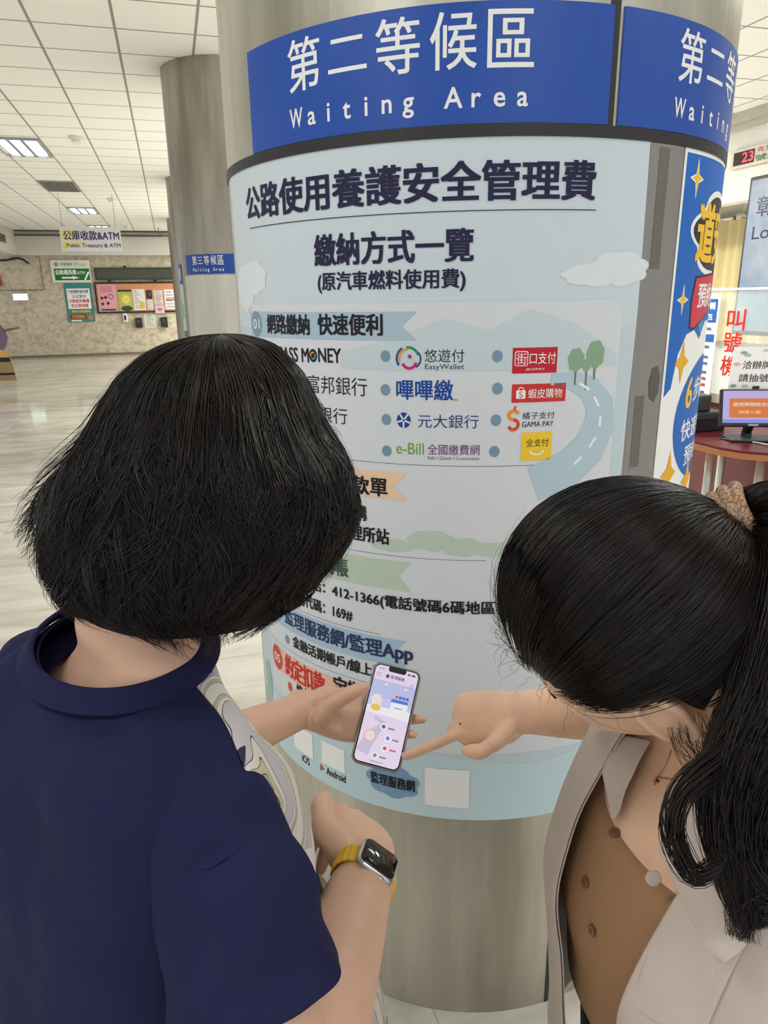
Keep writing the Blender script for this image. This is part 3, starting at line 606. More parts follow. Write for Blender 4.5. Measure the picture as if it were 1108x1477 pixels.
for b, lab in ((10.7, 'nearest round smoke detector on the ceiling'), (16.7, 'second smoke detector on the ceiling, right of the hanging sign wire'), (22.6, 'farthest smoke detector on the ceiling')):
    t = thing('smoke_detector', lab, 'smoke detector', RP(-.93, b, ZC), 'smoke detectors')
    c = RP(-.93, b, 0)
    MB().tube([c+EZ*ZC, c+EZ*(ZC-.03)], [.09, .09], 16).build('base', MATS['white_plastic'], t); MB().tube([c+EZ*(ZC-.03), c+EZ*(ZC-.07), c+EZ*(ZC-.08)], [.07, .06, .03], 16).build('sensor', MATS['white_gloss'], t)
o = MB().tube([RP(-.10, 23.0, 3.66), RP(-.08, 23.0, 3.5), RP(.0, 23.0, 3.42), RP(.12, 23.0, 3.43), RP(.14, 23, 3.46)], .012, 6).build('ceiling_wire', GREY); tag(o, 'loose grey wire drooping from the ceiling near the white beam', 'wire')
# standee at the left edge
t = thing('display_standee', 'cut-out standee with purple round head at the left edge of the hall', 'standee', RP(-3.9, 17.5, 0))
sc_ = lambda x, z: RP(-3.80+x, 17.5, z)
MB().prism([sc_(-.6, 0), sc_(.40, 0), sc_(.33, .62), sc_(-.6, .62)], E1*.03).build('base_board', mat('standee_tan', rgb(150, 128, 92), .5), t)
MB().prism([sc_(-.13+.48*math.cos(math.radians(a)), .93+.42*math.sin(math.radians(a))) for a in range(-40, 221, 10)], E1*.03).build('round_head', mat('standee_purple', rgb(112, 92, 120), .5), t)
q = Print(plane_surface(RP(-3.80, 17.499, 0), E2, EZ))
q.rect('black_print', D1, -.6, .40, .33, .50, 1); q.stroke('black_print', D1, [(-.4, .5), (-.1, .22), (.1, .14), (.38, .14)], .05, 2); q.cloud('face_print', flat(170, 60, 60), -.13, .98, .16, .12, 1); q.rect('orange_print', flat(206, 160, 96), -.6, .5, .33, .62, 1)
q.build(t, off=.001)
MB().prism([RP(-3.50, 17.5, 1.03), RP(-3.18, 17.5, 1.10), RP(-3.18, 17.5, 1.14), RP(-3.52, 17.5, 1.09)], E1*.03).build('arm', mat('standee_arm', rgb(110, 106, 92), .5), t)
# ================================================================== counters on the right
M_maho = mat('mahogany', rgb(92, 26, 28), .35, noise=.12, nscale=6, stretch=(1, 1, .2))
t = thing('service_counter', 'dark red service counter carrying the glass screen on the right', 'counter', RP(4.2, 4, 0))
MB().rbox(3.98, 4.6, 2.4, 5.6, 0, .72).build('front_panel', M_maho, t); MB().rbox(3.92, 4.7, 2.35, 5.65, .72, .765).build('counter_top', mat('dark_wood_top', rgb(66, 34, 28), .3), t)
m_glass = mat('pale_glass', rgb(226, 240, 236), .05, spec=.5, alpha=.22)
t = thing('glass_screen', 'clear glass counter screen with red characters standing on the dark counter', 'screen', RP(4.15, 4.2, .765))
MB().rbox(4.145, 4.155, 2.6, 4.98, .80, 1.665).build('pane', m_glass, t); MB().rbox(4.138, 4.162, 2.6, 4.98, 1.665, 1.68).build('top_edge', M_ivory, t); MB().rbox(4.135, 4.165, 2.6, 4.98, .765, .80).build('bottom_channel', MATS['dark_wood_top'], t)
MB().rbox(4.135, 4.165, 3.98, 4.0, .80, 1.665).build('post', MATS['white_gloss'], t)
q = Print(plane_surface(RP(4.144, 0, 0), -E1, EZ)); RD = flat(206, 34, 30)
for ch, b, z in (('叫', 4.71, 1.37), ('號', 4.72, 1.20), ('機', 4.72, 1.02)): q.text('red_lettering', RD, ch, -b, z, -b+.19, z+.155, 1, .02)
q.build(t, off=.001)
t = thing('price_notice', 'tall white notice with blue heading behind the safety poster, on the glass screen', 'notice', RP(4.13, 4.9, .8))
MB().rbox(4.118, 4.126, 4.78, 5.2, .80, 1.64).build('sheet', W_, t)
q = Print(plane_surface(RP(4.117, 0, 0), -E1, EZ)); BL = flat(30, 90, 170)
q.rect('blue_heading', BL, -5.19, 1.42, -4.80, 1.60, 1); q.text('lettering', W_, '機車輛', -5.02, 1.52, -4.82, 1.575, 2, .02); q.text('lettering', W_, '人包', -4.98, 1.44, -4.84, 1.49, 2, .02); q.rect('blue_heading', BL, -5.19, 1.27, -4.80, 1.33, 1)
for k, z in enumerate((1.36, 1.22, 1.14, 1.09, 1.02, .97, .92, .86)): q.rect('lettering', flat(200, 60, 60) if k in (5, 6) else flat(90, 100, 130), -5.15, z, -4.84, z+.022, 1)
q.build(t, off=.001)
# table with monitor
t = thing('side_table', 'mahogany topped table with rounded end and steel legs on the right', 'table', RP(3.4, 3.7, 0))
edge = []
for a, b in ((3.9, 4.35), (3.42, 4.33), (3.25, 4.2), (3.16, 3.95), (3.12, 3.7), (3.13, 3.5), (3.18, 3.36), (3.28, 3.26), (3.42, 3.2), (3.6, 3.16), (3.9, 3.14)): edge.append((a, b))
MB().prism([RP(a, b, .735) for a, b in edge], EZ*.015).build('table_top', M_maho, t)
MB().prism([RP(a+(-.008 if a < 3.9 else 0), b, .70) for a, b in edge], EZ*.035).build('edge_band', mat('oak_edge', rgb(176, 112, 66), .4), t)
M_chr = mat('leg_metal', rgb(196, 200, 196), .3, .5)
for a, b in ((3.30, 3.75), (3.42, 3.45), (3.8, 3.3), (3.8, 4.2)): MB().tube([RP(a, b, 0), RP(a, b, .70)], .028, 16).build('leg', M_chr, t, True)
def ext(c, ex, ey, ez, w_, h, d): return MB().box(c, ex, ey, ez, w_/2, h/2, d/2)
mo = np.array([2.115, 4.40, .845]); ey = unit([.035*.2, .05, .195]); ex = unit(np.array([.985, -.17, 0])); ex = unit(ex-ey*(ex@ey)); ez = np.cross(ex, ey)
t = thing('touch_monitor', 'black touch monitor with orange and lilac screen on the side table', 'monitor', (2.32, 4.42, .75))
ext(mo+ex*.20+ey*.116-ez*.015, ex, ey, ez, .40, .236, .03).build('housing', M_black, t, bevel=.008)
q = Print(plane_surface(mo, ex, ey))
def em(r, g, b, s=.9): return mat('lit_%d_%d_%d' % (r, g, b), (0, 0, 0, 1), .3, emit=rgb(r, g, b), es=s)
q.rect('screen', em(206, 190, 246), .018, .022, .382, .222, 1); q.rect('screen', em(150, 160, 246), .018, .022, .382, .045, 2)
q.rect('screen', em(238, 130, 60), .055, .055, .36, .175, 2); q.text('screen', em(255, 240, 220), '使用牌照綜合服務', .075, .125, .34, .15, 3, .02); q.text('screen', em(255, 226, 160), '請掃入號', .11, .08, .24, .10, 3, .02)
q.build(t, off=.0006, labels={'screen': 'lit lilac screen with an orange box'})
MB().tube([mo+ex*.2+ey*.04-ez*.03, np.array([2.33, 4.47, .80]), np.array([2.33, 4.47, .755])], [.03, .03, .035], 10).build('neck', M_black, t)
MB().box((2.33, 4.43, .758), (.985, -.17, 0), (.17, .985, 0), (0, 0, 1), .14, .10, .008).build('base', M_black, t, bevel=.005)
MB().box(mo+ex*.2+ey*.01+ez*.001, ex, ey, ez, .03, .006, .001).build('badge', mat('badge_grey', rgb(160, 170, 170), .4), t)
t = thing('queue_notice_card', 'white card on a black clip asking people to take a number, above the monitor', 'sign', (2.38, 4.5, 1.05))
co = np.array([2.185, 4.50, 1.055]); cx = unit([.985, -.17, 0]); cy = unit([.10, .1, .98])
MB().box(co+cx*.23+cy*.135, cx, cy, np.cross(cx, cy), .23, .135, .003).build('card', W_, t)
q = Print(plane_surface(co+np.cross(cx, cy)*.0032, cx, cy))
q.text('lettering', D1, '洽辦牌照', .065, .135, .29, .185, 2, .01); q.text('lettering', D1, '請抽號碼', .055, .055, .29, .105, 2, .01)
for x, y, g in ((.06, .235, (150, 170, 160)), (.085, .22, (176, 186, 180)), (.19, .25, (220, 200, 196)), (.03, .165, (226, 180, 170)), (.03, .03, (140, 166, 170)), (.1, .03, (226, 190, 180))): q.cloud('leaf_print', flat(*g), x, y, .022, .010, 1)
q.build(t, off=.0006)
MB().box(co+cx*.165+cy*-.02+np.cross(cx, cy)*.008, cx, cy, np.cross(cx, cy), .02, .05, .006).build('clip', M_black, t, bevel=.004)
t = thing('label_printer', 'black box printer at the back of the side table, left of the monitor', 'printer', (2.07, 4.66, .75))
bx = RP(3.32, 4.05, 0); MB().rbox(3.22, 3.55, 3.93, 4.17, .75, .88).build('body', M_black, t, bevel=.01); MB().rbox(3.24, 3.46, 3.98, 4.17, .88, .99).build('upper_body', mat('charcoal', rgb(60, 62, 64), .4), t, bevel=.012); MB().rbox(3.25, 3.50, 3.925, 3.93, .84, .87).build('paper_slot', MATS['charcoal'], t)
for k, pts in enumerate(([(2.30, 4.34, .755), (2.33, 4.28, .757), (2.36, 4.20, .757), (2.38, 4.13, .75), (2.385, 4.10, .66), (2.40, 4.09, .5), (2.44, 4.09, .35)], [(2.20, 4.5, .757), (2.16, 4.46, .757), (2.22, 4.36, .757), (2.30, 4.33, .757)])):
    o = MB().tube(pts, .005, 6).build('power_cable', MATS['white_plastic'] if k == 0 else M_black, smooth=True); tag(o, ('white cable hanging over the table edge' if k == 0 else 'black cable lying beside the monitor base'), 'cable')
# call number display, big screen, curtain, camera
RW = plane_surface(RP(6.74, 0, 0), -E1, EZ)
t = thing('number_display', 'number display with red digits on the white bulkhead at the right', 'display', RP(6.8, 7.3, 3.08))
MB().rbox(6.745, 6.8, 6.5, 7.93, 3.07, 3.27).build('housing', mat('beige_metal', rgb(206, 200, 186), .5), t)
q = Print(RW); q.rect('digit_window', flat(46, 12, 16), -7.88, 3.10, -7.55, 3.245, 1); q.text('digits', em(255, 40, 70, 2.0), '23', -7.74, 3.12, -7.56, 3.23, 2, .03)
q.text('lettering', flat(190, 90, 80), '先到先辦', -7.52, 3.19, -7.0, 3.25, 1, .01); q.text('lettering', flat(60, 110, 90), '號請到', -7.53, 3.10, -7.0, 3.17, 1, .01); q.build(t, off=.001)
t = thing('information_screen', 'tall wall screen showing a pale blue sky at the right edge', 'screen', RP(6.6, 7.1, 1.2))
MB().rbox(6.56, 6.70, 5.5, 7.36, 1.15, 2.90).build('housing', M_black, t, bevel=.01)
m, nt, b_, N, L = nodes_mat('screen_sky')
tc = N('TexCoord'); n = N('TexNoise'); n.inputs['Scale'].default_value = 2.2; n.inputs['Detail'].default_value = 6; L(tc.outputs['Object'], n.inputs['Vector'])
r = N('ValToRGB'); r.color_ramp.elements[0].position = .42; r.color_ramp.elements[1].position = .7; r.color_ramp.elements[0].color = rgb(164, 192, 220); r.color_ramp.elements[1].color = rgb(222, 230, 236)
L(n.outputs[0], r.inputs[0]); L(r.outputs[0], b_.inputs['Emission Color']); b_.inputs['Emission Strength'].default_value = .8; b_.inputs['Base Color'].default_value = (.02, .02, .02, 1)
q = Print(plane_surface(RP(6.555, 0, 0), -E1, EZ)); q.rect('screen', m, -7.32, 1.2, -5.54, 2.86, 1)
q.text('lettering', em(40, 50, 110), '彰化監理', -7.20, 2.46, -6.0, 2.68, 2, .02); q.text('lettering', em(40, 50, 110), 'Location', -7.22, 2.22, -6.3, 2.36, 2, .01); q.build(t, off=.001)
t = thing('curtain', 'cream pleated curtain behind the glass counter', 'curtain', RP(8.3, 10, .9))
mb = MB(); nb = 160; pts0 = []
for i in range(nb+1):
    b = 7.0+6*i/nb; a = 8.35+.05*math.sin(i*1.05)+.02*math.sin(i*.37); pts0.append((a, b))
vs_ = [RP(a, b, z) for z in (.9, 2.69) for a, b in pts0]+[RP(a+.012, b, z) for z in (.9, 2.69) for a, b in pts0]
k = nb+1
mb.add(vs_, [(i, i+1, k+i+1, k+i) for i in range(nb)]+[(2*k+i, 3*k+i, 3*k+i+1, 2*k+i+1) for i in range(nb)])
mb.build('cloth', mat('curtain_cloth', rgb(222, 206, 156), .8), t, True, fixn=False)
MB().tube([RP(8.35, 7.0, 2.71), RP(8.35, 13, 2.71)], .02, 8).build('rail', MATS['white_gloss'], t)
t = thing('bullet_camera', 'small white bullet camera beside the wall screen', 'camera', RP(6.9, 7.85, 2.5))
c = P(1066, 312, 10.05)
MB().tube([c+CR*.07+EZ*.04, c-CR*.05-EZ*.02], [.036, .034], 12).build('body', MATS['white_plastic'], t, True); MB().tube([c-CR*.05-EZ*.02, c-CR*.062-EZ*.025], [.032, .03], 12).build('lens', M_black, t); MB().tube([c+CR*.05+EZ*.03, c+CR*.10+EZ*.22], .012, 8).build('bracket', MATS['white_plastic'], t)
# ================================================================== people: tools
def cr(pts, n):                         # smooth curve through rows, n samples per span
    p = np.asarray(pts, float); m = len(p)
    q = np.concatenate([[2*p[0]-p[1]], p, [2*p[-1]-p[-2]]]); out = []
    for i in range(m-1):
        a, b, c, d = q[i], q[i+1], q[i+2], q[i+3]
        for k in range(n):
            t = k/n; out.append(.5*((2*b)+(c-a)*t+(2*a-5*b+4*c-d)*t*t+(3*b-a-3*c+d)*t**3))
    out.append(p[-1]); return np.array(out)
def grid_mb(mb, G, closed, cap0=False, cap1=False):
    m, n = G.shape[:2]; o = len(mb.v)
    mb.v += [tuple(map(float, q)) for q in G.reshape(-1, 3)]
    for i in range(m-1):
        for j in range(n if closed else n-1):
            k = (j+1) % n; mb.f.append((o+i*n+j, o+i*n+k, o+(i+1)*n+k, o+(i+1)*n+j)); mb.mi.append(mb.m)
    if cap0: mb.f.append(tuple(o+j for j in range(n))[::-1]); mb.mi.append(mb.m)
    if cap1: mb.f.append(tuple(o+(m-1)*n+j for j in range(n))); mb.mi.append(mb.m)
    return mb
def limb(mb, pts, rx, ry=None, up=(0, 0, 1), n=18, sub=5, tip0=True, tip1=True):
    """tapering tube through the joints; rx along up, ry across; rounded ends"""
    pts = np.asarray(pts, float); rx = np.broadcast_to(np.asarray(rx, float), (len(pts),)); ry = rx if ry is None else np.broadcast_to(np.asarray(ry, float), (len(pts),))
    q = cr(np.column_stack([pts, rx, ry]), sub); c, a, b = q[:, :3], q[:, 3], q[:, 4]
    t = np.gradient(c, axis=0); t /= np.linalg.norm(t, axis=1)[:, None]+1e-12
    ups = np.broadcast_to(np.asarray(up, float), (len(c), 3)) if np.asarray(up).ndim == 1 else None
    rows = []
    def ring(ci, ti, ai, bi, upi):
        u = upi-ti*(ti@upi); u = u/(np.linalg.norm(u)+1e-9); w_ = np.cross(ti, u)
        an = np.linspace(0, 2*math.pi, n, endpoint=False)
        return ci+ai*np.cos(an)[:, None]*u+bi*np.sin(an)[:, None]*w_
    if tip0:
        for h in (85, 60, 35, 15): s_ = math.cos(math.radians(h)); rows.append(ring(c[0]-t[0]*min(a[0], b[0])*math.sin(math.radians(h)), t[0], a[0]*s_, b[0]*s_, ups[0]))
    for i in range(len(c)): rows.append(ring(c[i], t[i], a[i], b[i], ups[i]))
    if tip1:
        for h in (15, 35, 60, 85): s_ = math.cos(math.radians(h)); rows.append(ring(c[-1]+t[-1]*min(a[-1], b[-1])*math.sin(math.radians(h)), t[-1], a[-1]*s_, b[-1]*s_, ups[-1]))
    return grid_mb(mb, np.array(rows), True, True, True)
def ring(c, ax, af, hw, hf, hb, e=2.3, n=64, tilt=None):
    an = np.linspace(0, 2*math.pi, n, endpoint=False); x = np.cos(an); y = np.sin(an)
    X = hw*np.sign(x)*np.abs(x)**(2/e); Y = np.where(y > 0, hf, hb)*np.sign(y)*np.abs(y)**(2/e)
    q = np.asarray(c, float)+X[:, None]*np.asarray(ax, float)+Y[:, None]*np.asarray(af, float)
    return q
def rings_loft(rings, sub=5):
    R_ = np.array(rings); m, n = R_.shape[:2]
    return cr(R_.reshape(m, -1), sub).reshape(-1, n, 3)
from mathutils import noise as mnoise
def crumple(G, amp, scale, seed=0., stretch=(1, 1, 1), fade=None):
    """cloth folds: push the grid along its own normals"""
    du = np.gradient(G, axis=0); dv = np.gradient(G, axis=1); n_ = np.cross(du, dv); n_ /= np.linalg.norm(n_, axis=2)[..., None]+1e-12
    H = np.empty(G.shape[:2])
    for i in range(G.shape[0]):
        for j in range(G.shape[1]):
            p = G[i, j]; v = Vector((p[0]*scale*stretch[0]+seed, p[1]*scale*stretch[1], p[2]*scale*stretch[2]))
            H[i, j] = mnoise.fractal(v, 1.0, 2.0, 3)
    if fade is not None: H = H*np.asarray(fade)[:, None]
    return G+n_*(H*amp)[..., None]
def cloth(name, G, m, parent, closed=True, thick=.0025, sub=1):
    mb = grid_mb(MB(), G, closed); me = mb.mesh(name); o = link_mesh(name, me, m, None)
    md = o.modifiers.new('t', 'SOLIDIFY'); md.thickness = thick; md.offset = 0
    if sub: sd = o.modifiers.new('s', 'SUBSURF'); sd.levels = sub; sd.render_levels = sub
    bpy.context.view_layer.update()
    me2 = bpy.data.meshes.new_from_object(o.evaluated_get(bpy.context.evaluated_depsgraph_get()))
    bpy.data.objects.remove(o); me2.name = name; me2.materials.clear()
    return link_mesh(name, me2, m, parent, True)
def fuse(name, mb, voxel, smooth, m, parent):
    me = mb.mesh(name); o = bpy.data.objects.new(name, me); COL.objects.link(o)
    md = o.modifiers.new('r', 'REMESH'); md.mode = 'VOXEL'; md.voxel_size = voxel
    if smooth: s_ = o.modifiers.new('s', 'SMOOTH'); s_.factor = .5; s_.iterations = smooth
    bpy.context.view_layer.update()
    me2 = bpy.data.meshes.new_from_object(o.evaluated_get(bpy.context.evaluated_depsgraph_get()))
    bpy.data.objects.remove(o); bpy.data.meshes.remove(me); me2.name = name; me2.materials.clear()
    return link_mesh(name, me2, m, parent, True)
def hand(mb, Wr, X, T, right, curls, thumb=None, fingers=None, s=1.0, spread=1., wr=(.029, .021), palm_l=.086):
    """wrist, direction of the fingers, direction of the thumb side; N = back of the hand"""
    Wr = np.asarray(Wr, float); X = unit(X); T = unit(np.asarray(T)-X*(X@T)); N_ = np.cross(X, T) if right else np.cross(T, X)
    L_ = palm_l*s
    pts = [Wr-X*.012*s, Wr+X*.012*s, Wr+X*.04*s, Wr+X*.068*s-N_*.001, Wr+X*(L_-.004)-N_*.003]
    limb(mb, pts, [wr[0]*s, .030*s, .036*s, .0385*s, .037*s], [wr[1]*s, .019*s, .0165*s, .014*s, .0115*s], up=T, n=24)
    limb(mb, [Wr+X*.012*s+T*.012*s-N_*.006*s, Wr+X*.035*s+T*.022*s-N_*.010*s, Wr+X*.055*s+T*.026*s-N_*.006*s], [.017*s, .019*s, .013*s], [.015*s, .016*s, .011*s], up=T)
    limb(mb, [Wr+X*.015*s-T*.016*s-N_*.006*s, Wr+X*.05*s-T*.022*s-N_*.007*s], [.014*s, .013*s], up=T)
    ends = {}
    spec = {'index': (.0275, L_+.001*s, (.042, .025, .021), .0088), 'middle': (.0088, L_+.004*s, (.046, .029, .022), .0090), 'ring': (-.010, L_, (.042, .027, .022), .0085), 'little': (-.0275, L_-.009*s, (.033, .020, .019), .0076)}
    for k, (off, ln, seg, rad) in spec.items():
        base = Wr+X*ln+T*off*s-N_*.003*s
        if fingers and k in fingers: ch = [np.asarray(q, float) for q in fingers[k]]
        else:
            th = 0; ch = [base]; sp_ = math.radians(off/.0275*5*spread)
            for c_, l_ in zip(curls[k], seg):
                th += math.radians(c_); d = (X*math.cos(sp_)+T*math.sin(sp_))*math.cos(th)-N_*math.sin(th); ch.append(ch[-1]+d*l_*s)
        pts = [ch[0]-X*.018*s, ch[0]]; rr = [rad*s*.95, rad*s*1.08]
        for i in range(3):
            a, b = ch[i], ch[i+1]; pts += [a+(b-a)*.5, b if i < 2 else a+(b-a)*.93]; f_ = (.97, 1.0, .9, .93, .84, .70)
            rr += [rad*s*f_[2*i], rad*s*f_[2*i+1]]
        limb(mb, pts, rr, up=N_, n=14, sub=4); ends[k] = (ch[-2], ch[-1], N_)
    if thumb is None:
        thumb = [Wr+X*.022*s+T*.026*s-N_*.006*s, Wr+X*.052*s+T*.043*s-N_*.012*s, Wr+X*.080*s+T*.046*s-N_*.016*s, Wr+X*.104*s+T*.042*s-N_*.018*s]
    th_ = [np.asarray(q, float) for q in thumb]
    limb(mb, [th_[0], (th_[0]+th_[1])/2, th_[1], (th_[1]+th_[2])/2, th_[2], th_[2]*.45+th_[3]*.55, th_[3]], np.array([.0145, .0138, .0122, .0108, .0112, .0105, .0075])*s, up=N_, n=14, sub=4)
    ends['thumb'] = (th_[2], th_[3], N_)
    return ends
def head(mb, c, F_, U_, s=1.0):
    """skull with brow, nose, lips, chin and two ears; returns the head frame"""
    F_ = unit(F_); U_ = unit(np.asarray(U_)-F_*(F_@U_)); X_ = np.cross(F_, U_)
    nu, nv = 56, 72; G = np.zeros((nu, nv, 3))
    for i in range(nu):
        la = math.pi*(i+.5)/nu-math.pi/2
        for j in range(nv):
            lo = 2*math.pi*j/nv; x, y, z = math.cos(la)*math.sin(lo), math.cos(la)*math.cos(lo), math.sin(la)
            px, py, pz = x*.074, y*.094, z*.113
            if z < 0:
                px *= 1-.30*(-z)**1.6
                if y < 0: py *= 1-.42*(-z)**1.3
                else: py *= 1-.03*(-z); pz *= 1+.05*y
            if y > 0:
                g = lambda cx, cz, sx, sz: math.exp(-((px-cx)/sx)**2-((pz-cz)/sz)**2)
                py += .024*g(0, -.030, .011, .013)+.012*g(0, -.010, .008, .022)+.006*g(0, .022, .04, .010)
                py -= .010*(g(.031, .004, .016, .012)+g(-.031, .004, .016, .012))
                py += .007*g(0, -.062, .021, .006)+.006*g(0, -.072, .018, .006)-.003*g(0, -.067, .02, .003)+.010*g(0, -.100, .020, .016)
                py += .004*(g(.045, -.03, .02, .02)+g(-.045, -.03, .02, .02))
            G[i, j] = np.asarray(c)+s*(px*X_+py*F_+pz*U_)
    grid_mb(mb, G, True, True, True)
    for sd in (-1, 1):
        e0 = np.asarray(c)+s*(sd*.074*X_-.008*F_-.012*U_); O = unit(sd*X_*.80-F_*.62)
        an = np.linspace(math.radians(-80), math.radians(215), 12)
        limb(mb, [e0+O*.010*s+s*(.019*np.cos(a)*(-F_*.85)+.031*np.sin(a)*U_)+O*.006*s for a in an], [.0042*s]*12, up=O, n=10, sub=3)
        limb(mb, [e0+s*(.020*U_-.004*F_), e0+O*.006*s-F_*.008*s, e0+O*.006*s-U_*.022*s], [.016*s, .016*s, .010*s], [.006*s, .006*s, .006*s], up=-F_, n=12)
        limb(mb, [e0+O*.009*s-U_*.026*s, e0+O*.009*s-U_*.034*s], [.0085*s, .007*s], [.004*s, .004*s], up=-F_, n=10)
    return X_, F_, U_
def face_parts(c, X_, F_, U_, s, parent, brow):
    for sd in (-1, 1):
        e = np.asarray(c)+s*(sd*.031*X_+.0665*F_+.003*U_)
        limb(MB(), [e-F_*.001, e+F_*.001], [.0100*s, .0100*s], [.0115*s, .0115*s], up=U_, n=16).build('eye', mat('eye_white', rgb(226, 222, 214), .2), parent, True)
        limb(MB(), [e+F_*.0095*s-U_*.002, e+F_*.0102*s-U_*.002], [.0045*s]*2, up=U_, n=12).build('iris', mat('iris', rgb(46, 30, 22), .15), parent, True)
        limb(MB(), [e+s*(sd*-.013*X_+.016*F_+.017*U_), e+s*(.0165*F_+.020*U_), e+s*(sd*.010*X_+.011*F_+.017*U_)], [.0026*s, .003*s, .0016*s], [.002*s]*3, up=U_, n=8).build('eyebrow', brow, parent, True)
    for dz, r_ in ((-.0625, .0032), (-.0720, .004)):
        q = [np.asarray(c)+s*(x*X_+(.0835-abs(x)*.32)*F_+dz*U_) for x in (-.02, -.01, 0, .01, .02)]
        limb(MB(), q, np.array([.001, .8*r_, r_, .8*r_, .001])*s, up=U_, n=10).build('lip', mat('lips', rgb(176, 100, 92), .4), parent, True)
def strands(name, S, rad, m, parent, tip=.25, label=None):
    """S: (n, k, 3) polylines -> one mesh of three-sided tapering hairs"""
    n, k = S.shape[:2]; t = np.gradient(S, axis=1); t /= np.linalg.norm(t, axis=2)[..., None]+1e-12
    ref = np.where(np.abs(t[..., 2:3]) < .9, np.array([0, 0, 1.]), np.array([1., 0, 0])); u = np.cross(t, ref); u /= np.linalg.norm(u, axis=2)[..., None]+1e-12; w_ = np.cross(t, u)
    tp = np.linspace(0, 1, k); prof = np.minimum(1, .35+tp*6)*np.where(tp > .6, 1-(1-tip)*(tp-.6)/.4, 1)
    r = (np.broadcast_to(np.asarray(rad, float), (n,))[:, None]*prof[None])[..., None]
    V = np.stack([S+r*(math.cos(a)*u+math.sin(a)*w_) for a in (0, 2.0944, 4.1888)], 2).reshape(-1, 3)
    i = np.arange(n)[:, None, None]*k*3; j = np.arange(k-1)[None, :, None]*3; c = np.arange(3)[None, None, :]; c2 = (c+1) % 3
    Fc = np.stack([i+j+c, i+j+c2, i+j+3+c2, i+j+3+c], -1).reshape(-1, 4)
    me = bpy.data.meshes.new(name); nv, nf = len(V), len(Fc)
    me.vertices.add(nv); me.vertices.foreach_set('co', V.astype(np.float32).ravel()); me.loops.add(nf*4); me.loops.foreach_set('vertex_index', Fc.astype(np.int32).ravel())
    me.polygons.add(nf); me.polygons.foreach_set('loop_start', np.arange(0, nf*4, 4, dtype=np.int32)); me.polygons.foreach_set('loop_total', np.full(nf, 4, np.int32)); me.update(calc_edges=True)
    o = link_mesh(name, me, m, parent, True)
    if label: o['label'] = label
    return o
def smooth_noise(n, k, amp, cycles, rng):
    """n wavy offsets of length k"""
    x = np.linspace(0, 1, k)[None]; out = np.zeros((n, k))
    for h in (1, 2.1): out += np.sin(2*math.pi*(cycles*h*x*rng.uniform(.7, 1.3, (n, 1))+rng.random((n, 1))))/h
    return out*amp
def patch(name, rows, m, parent, sub=8, thick=.003, wr=0., seed=0.):
    """cloth piece from a net of control points"""
    A = np.asarray(rows, float); a = cr(A.reshape(len(A), -1), sub).reshape(-1, A.shape[1], 3); b = cr(a.transpose(1, 0, 2).reshape(A.shape[1], -1), sub).reshape(-1, a.shape[0], 3).transpose(1, 0, 2)
    if wr: b = crumple(b, wr, 14, seed)
    return cloth(name, b, m, parent, False, thick)
M_skinL = mat('skin_warm', rgb(222, 180, 154), .48, spec=.35, noise=.05, nscale=30, bump=.05, bscale=220, sss=.12)
M_skinR = mat('skin_light', rgb(234, 194, 164), .48, spec=.35, noise=.05, nscale=30, bump=.04, bscale=220, sss=.12)
M_nail = mat('nail', rgb(222, 176, 160), .25)
def hair_mat(name, c):
    m, nt, b, N, L = nodes_mat(name)
    b.inputs['Base Color'].default_value = c; b.inputs['Roughness'].default_value = .27; b.inputs['Specular IOR Level'].default_value = .45
    return m
M_hair = hair_mat('black_hair', rgb(26, 19, 17)); M_hairin = mat('hair_mass', rgb(16, 13, 13), .6, spec=.2)
def nail(mb, p0, p1, nrm, s=1.):
    d = unit(np.asarray(p1)-p0); nrm = unit(nrm-d*(nrm@d)); c = np.asarray(p1)-d*.0035*s+nrm*.0058*s
    limb(mb, [c-d*.006*s, c+d*.003*s], [.0022*s, .0018*s], [.0058*s, .0052*s], up=nrm, n=14)
# ================================================================== the woman in the navy shirt
fr = unit([.714, .70, 0]); rr_ = unit([.70, -.714, 0])
A0 = np.array([-.25, .575, 0])
wl = thing('person', 'person with a black bob in a navy T-shirt, seen from behind, holding up the phone', 'person', (A0[0]-.03, A0[1]-.03, 0))
def Lc(z, off): return A0+fr*off+EZ*z
# phone frame
ph_top = P(575, 962, 1.112); ph_bot = P(540.5, 1107, 1.056); PH_Y = unit(ph_top-ph_bot); PH_C = (ph_top+ph_bot)/2
PH_X = P(607, 969, 1.11)-P(543, 955.5, 1.114); PH_X = unit(PH_X-PH_Y*(PH_X@PH_Y)); PH_N = np.cross(PH_X, PH_Y)
mb = MB()
tor = [ring(Lc(.78, -.05), rr_, fr, .17, .13, .12), ring(Lc(.90, -.04), rr_, fr, .165, .14, .10), ring(Lc(1.0, -.02), rr_, fr, .155, .140, .10), ring(Lc(1.10, 0), rr_, fr, .15, .135, .095), ring(Lc(1.20, 0), rr_, fr, .15, .11, .09),
       ring(Lc(1.27, 0), rr_, fr, .140, .080, .075), ring(Lc(1.318, .014), rr_, fr, .096, .055, .050), ring(Lc(1.352, .026), rr_, fr, .068, .05, .046), ring(Lc(1.39, .035), rr_, fr, .056, .055, .055), ring(Lc(1.45, .06), rr_, fr, .054, .05, .055)]
grid_mb(mb, rings_loft(tor, 5), True, True, True)
HL = np.array([-.168, .612, 1.475]); hazL = math.radians(48); hpL = math.radians(30)
hF = np.array([math.sin(hazL)*math.cos(hpL), math.cos(hazL)*math.cos(hpL), -math.sin(hpL)]); hU = np.array([math.sin(hazL)*math.sin(hpL), math.cos(hazL)*math.sin(hpL), math.cos(hpL)])
LX, LF, LU = head(mb, HL, hF, hU, .98)
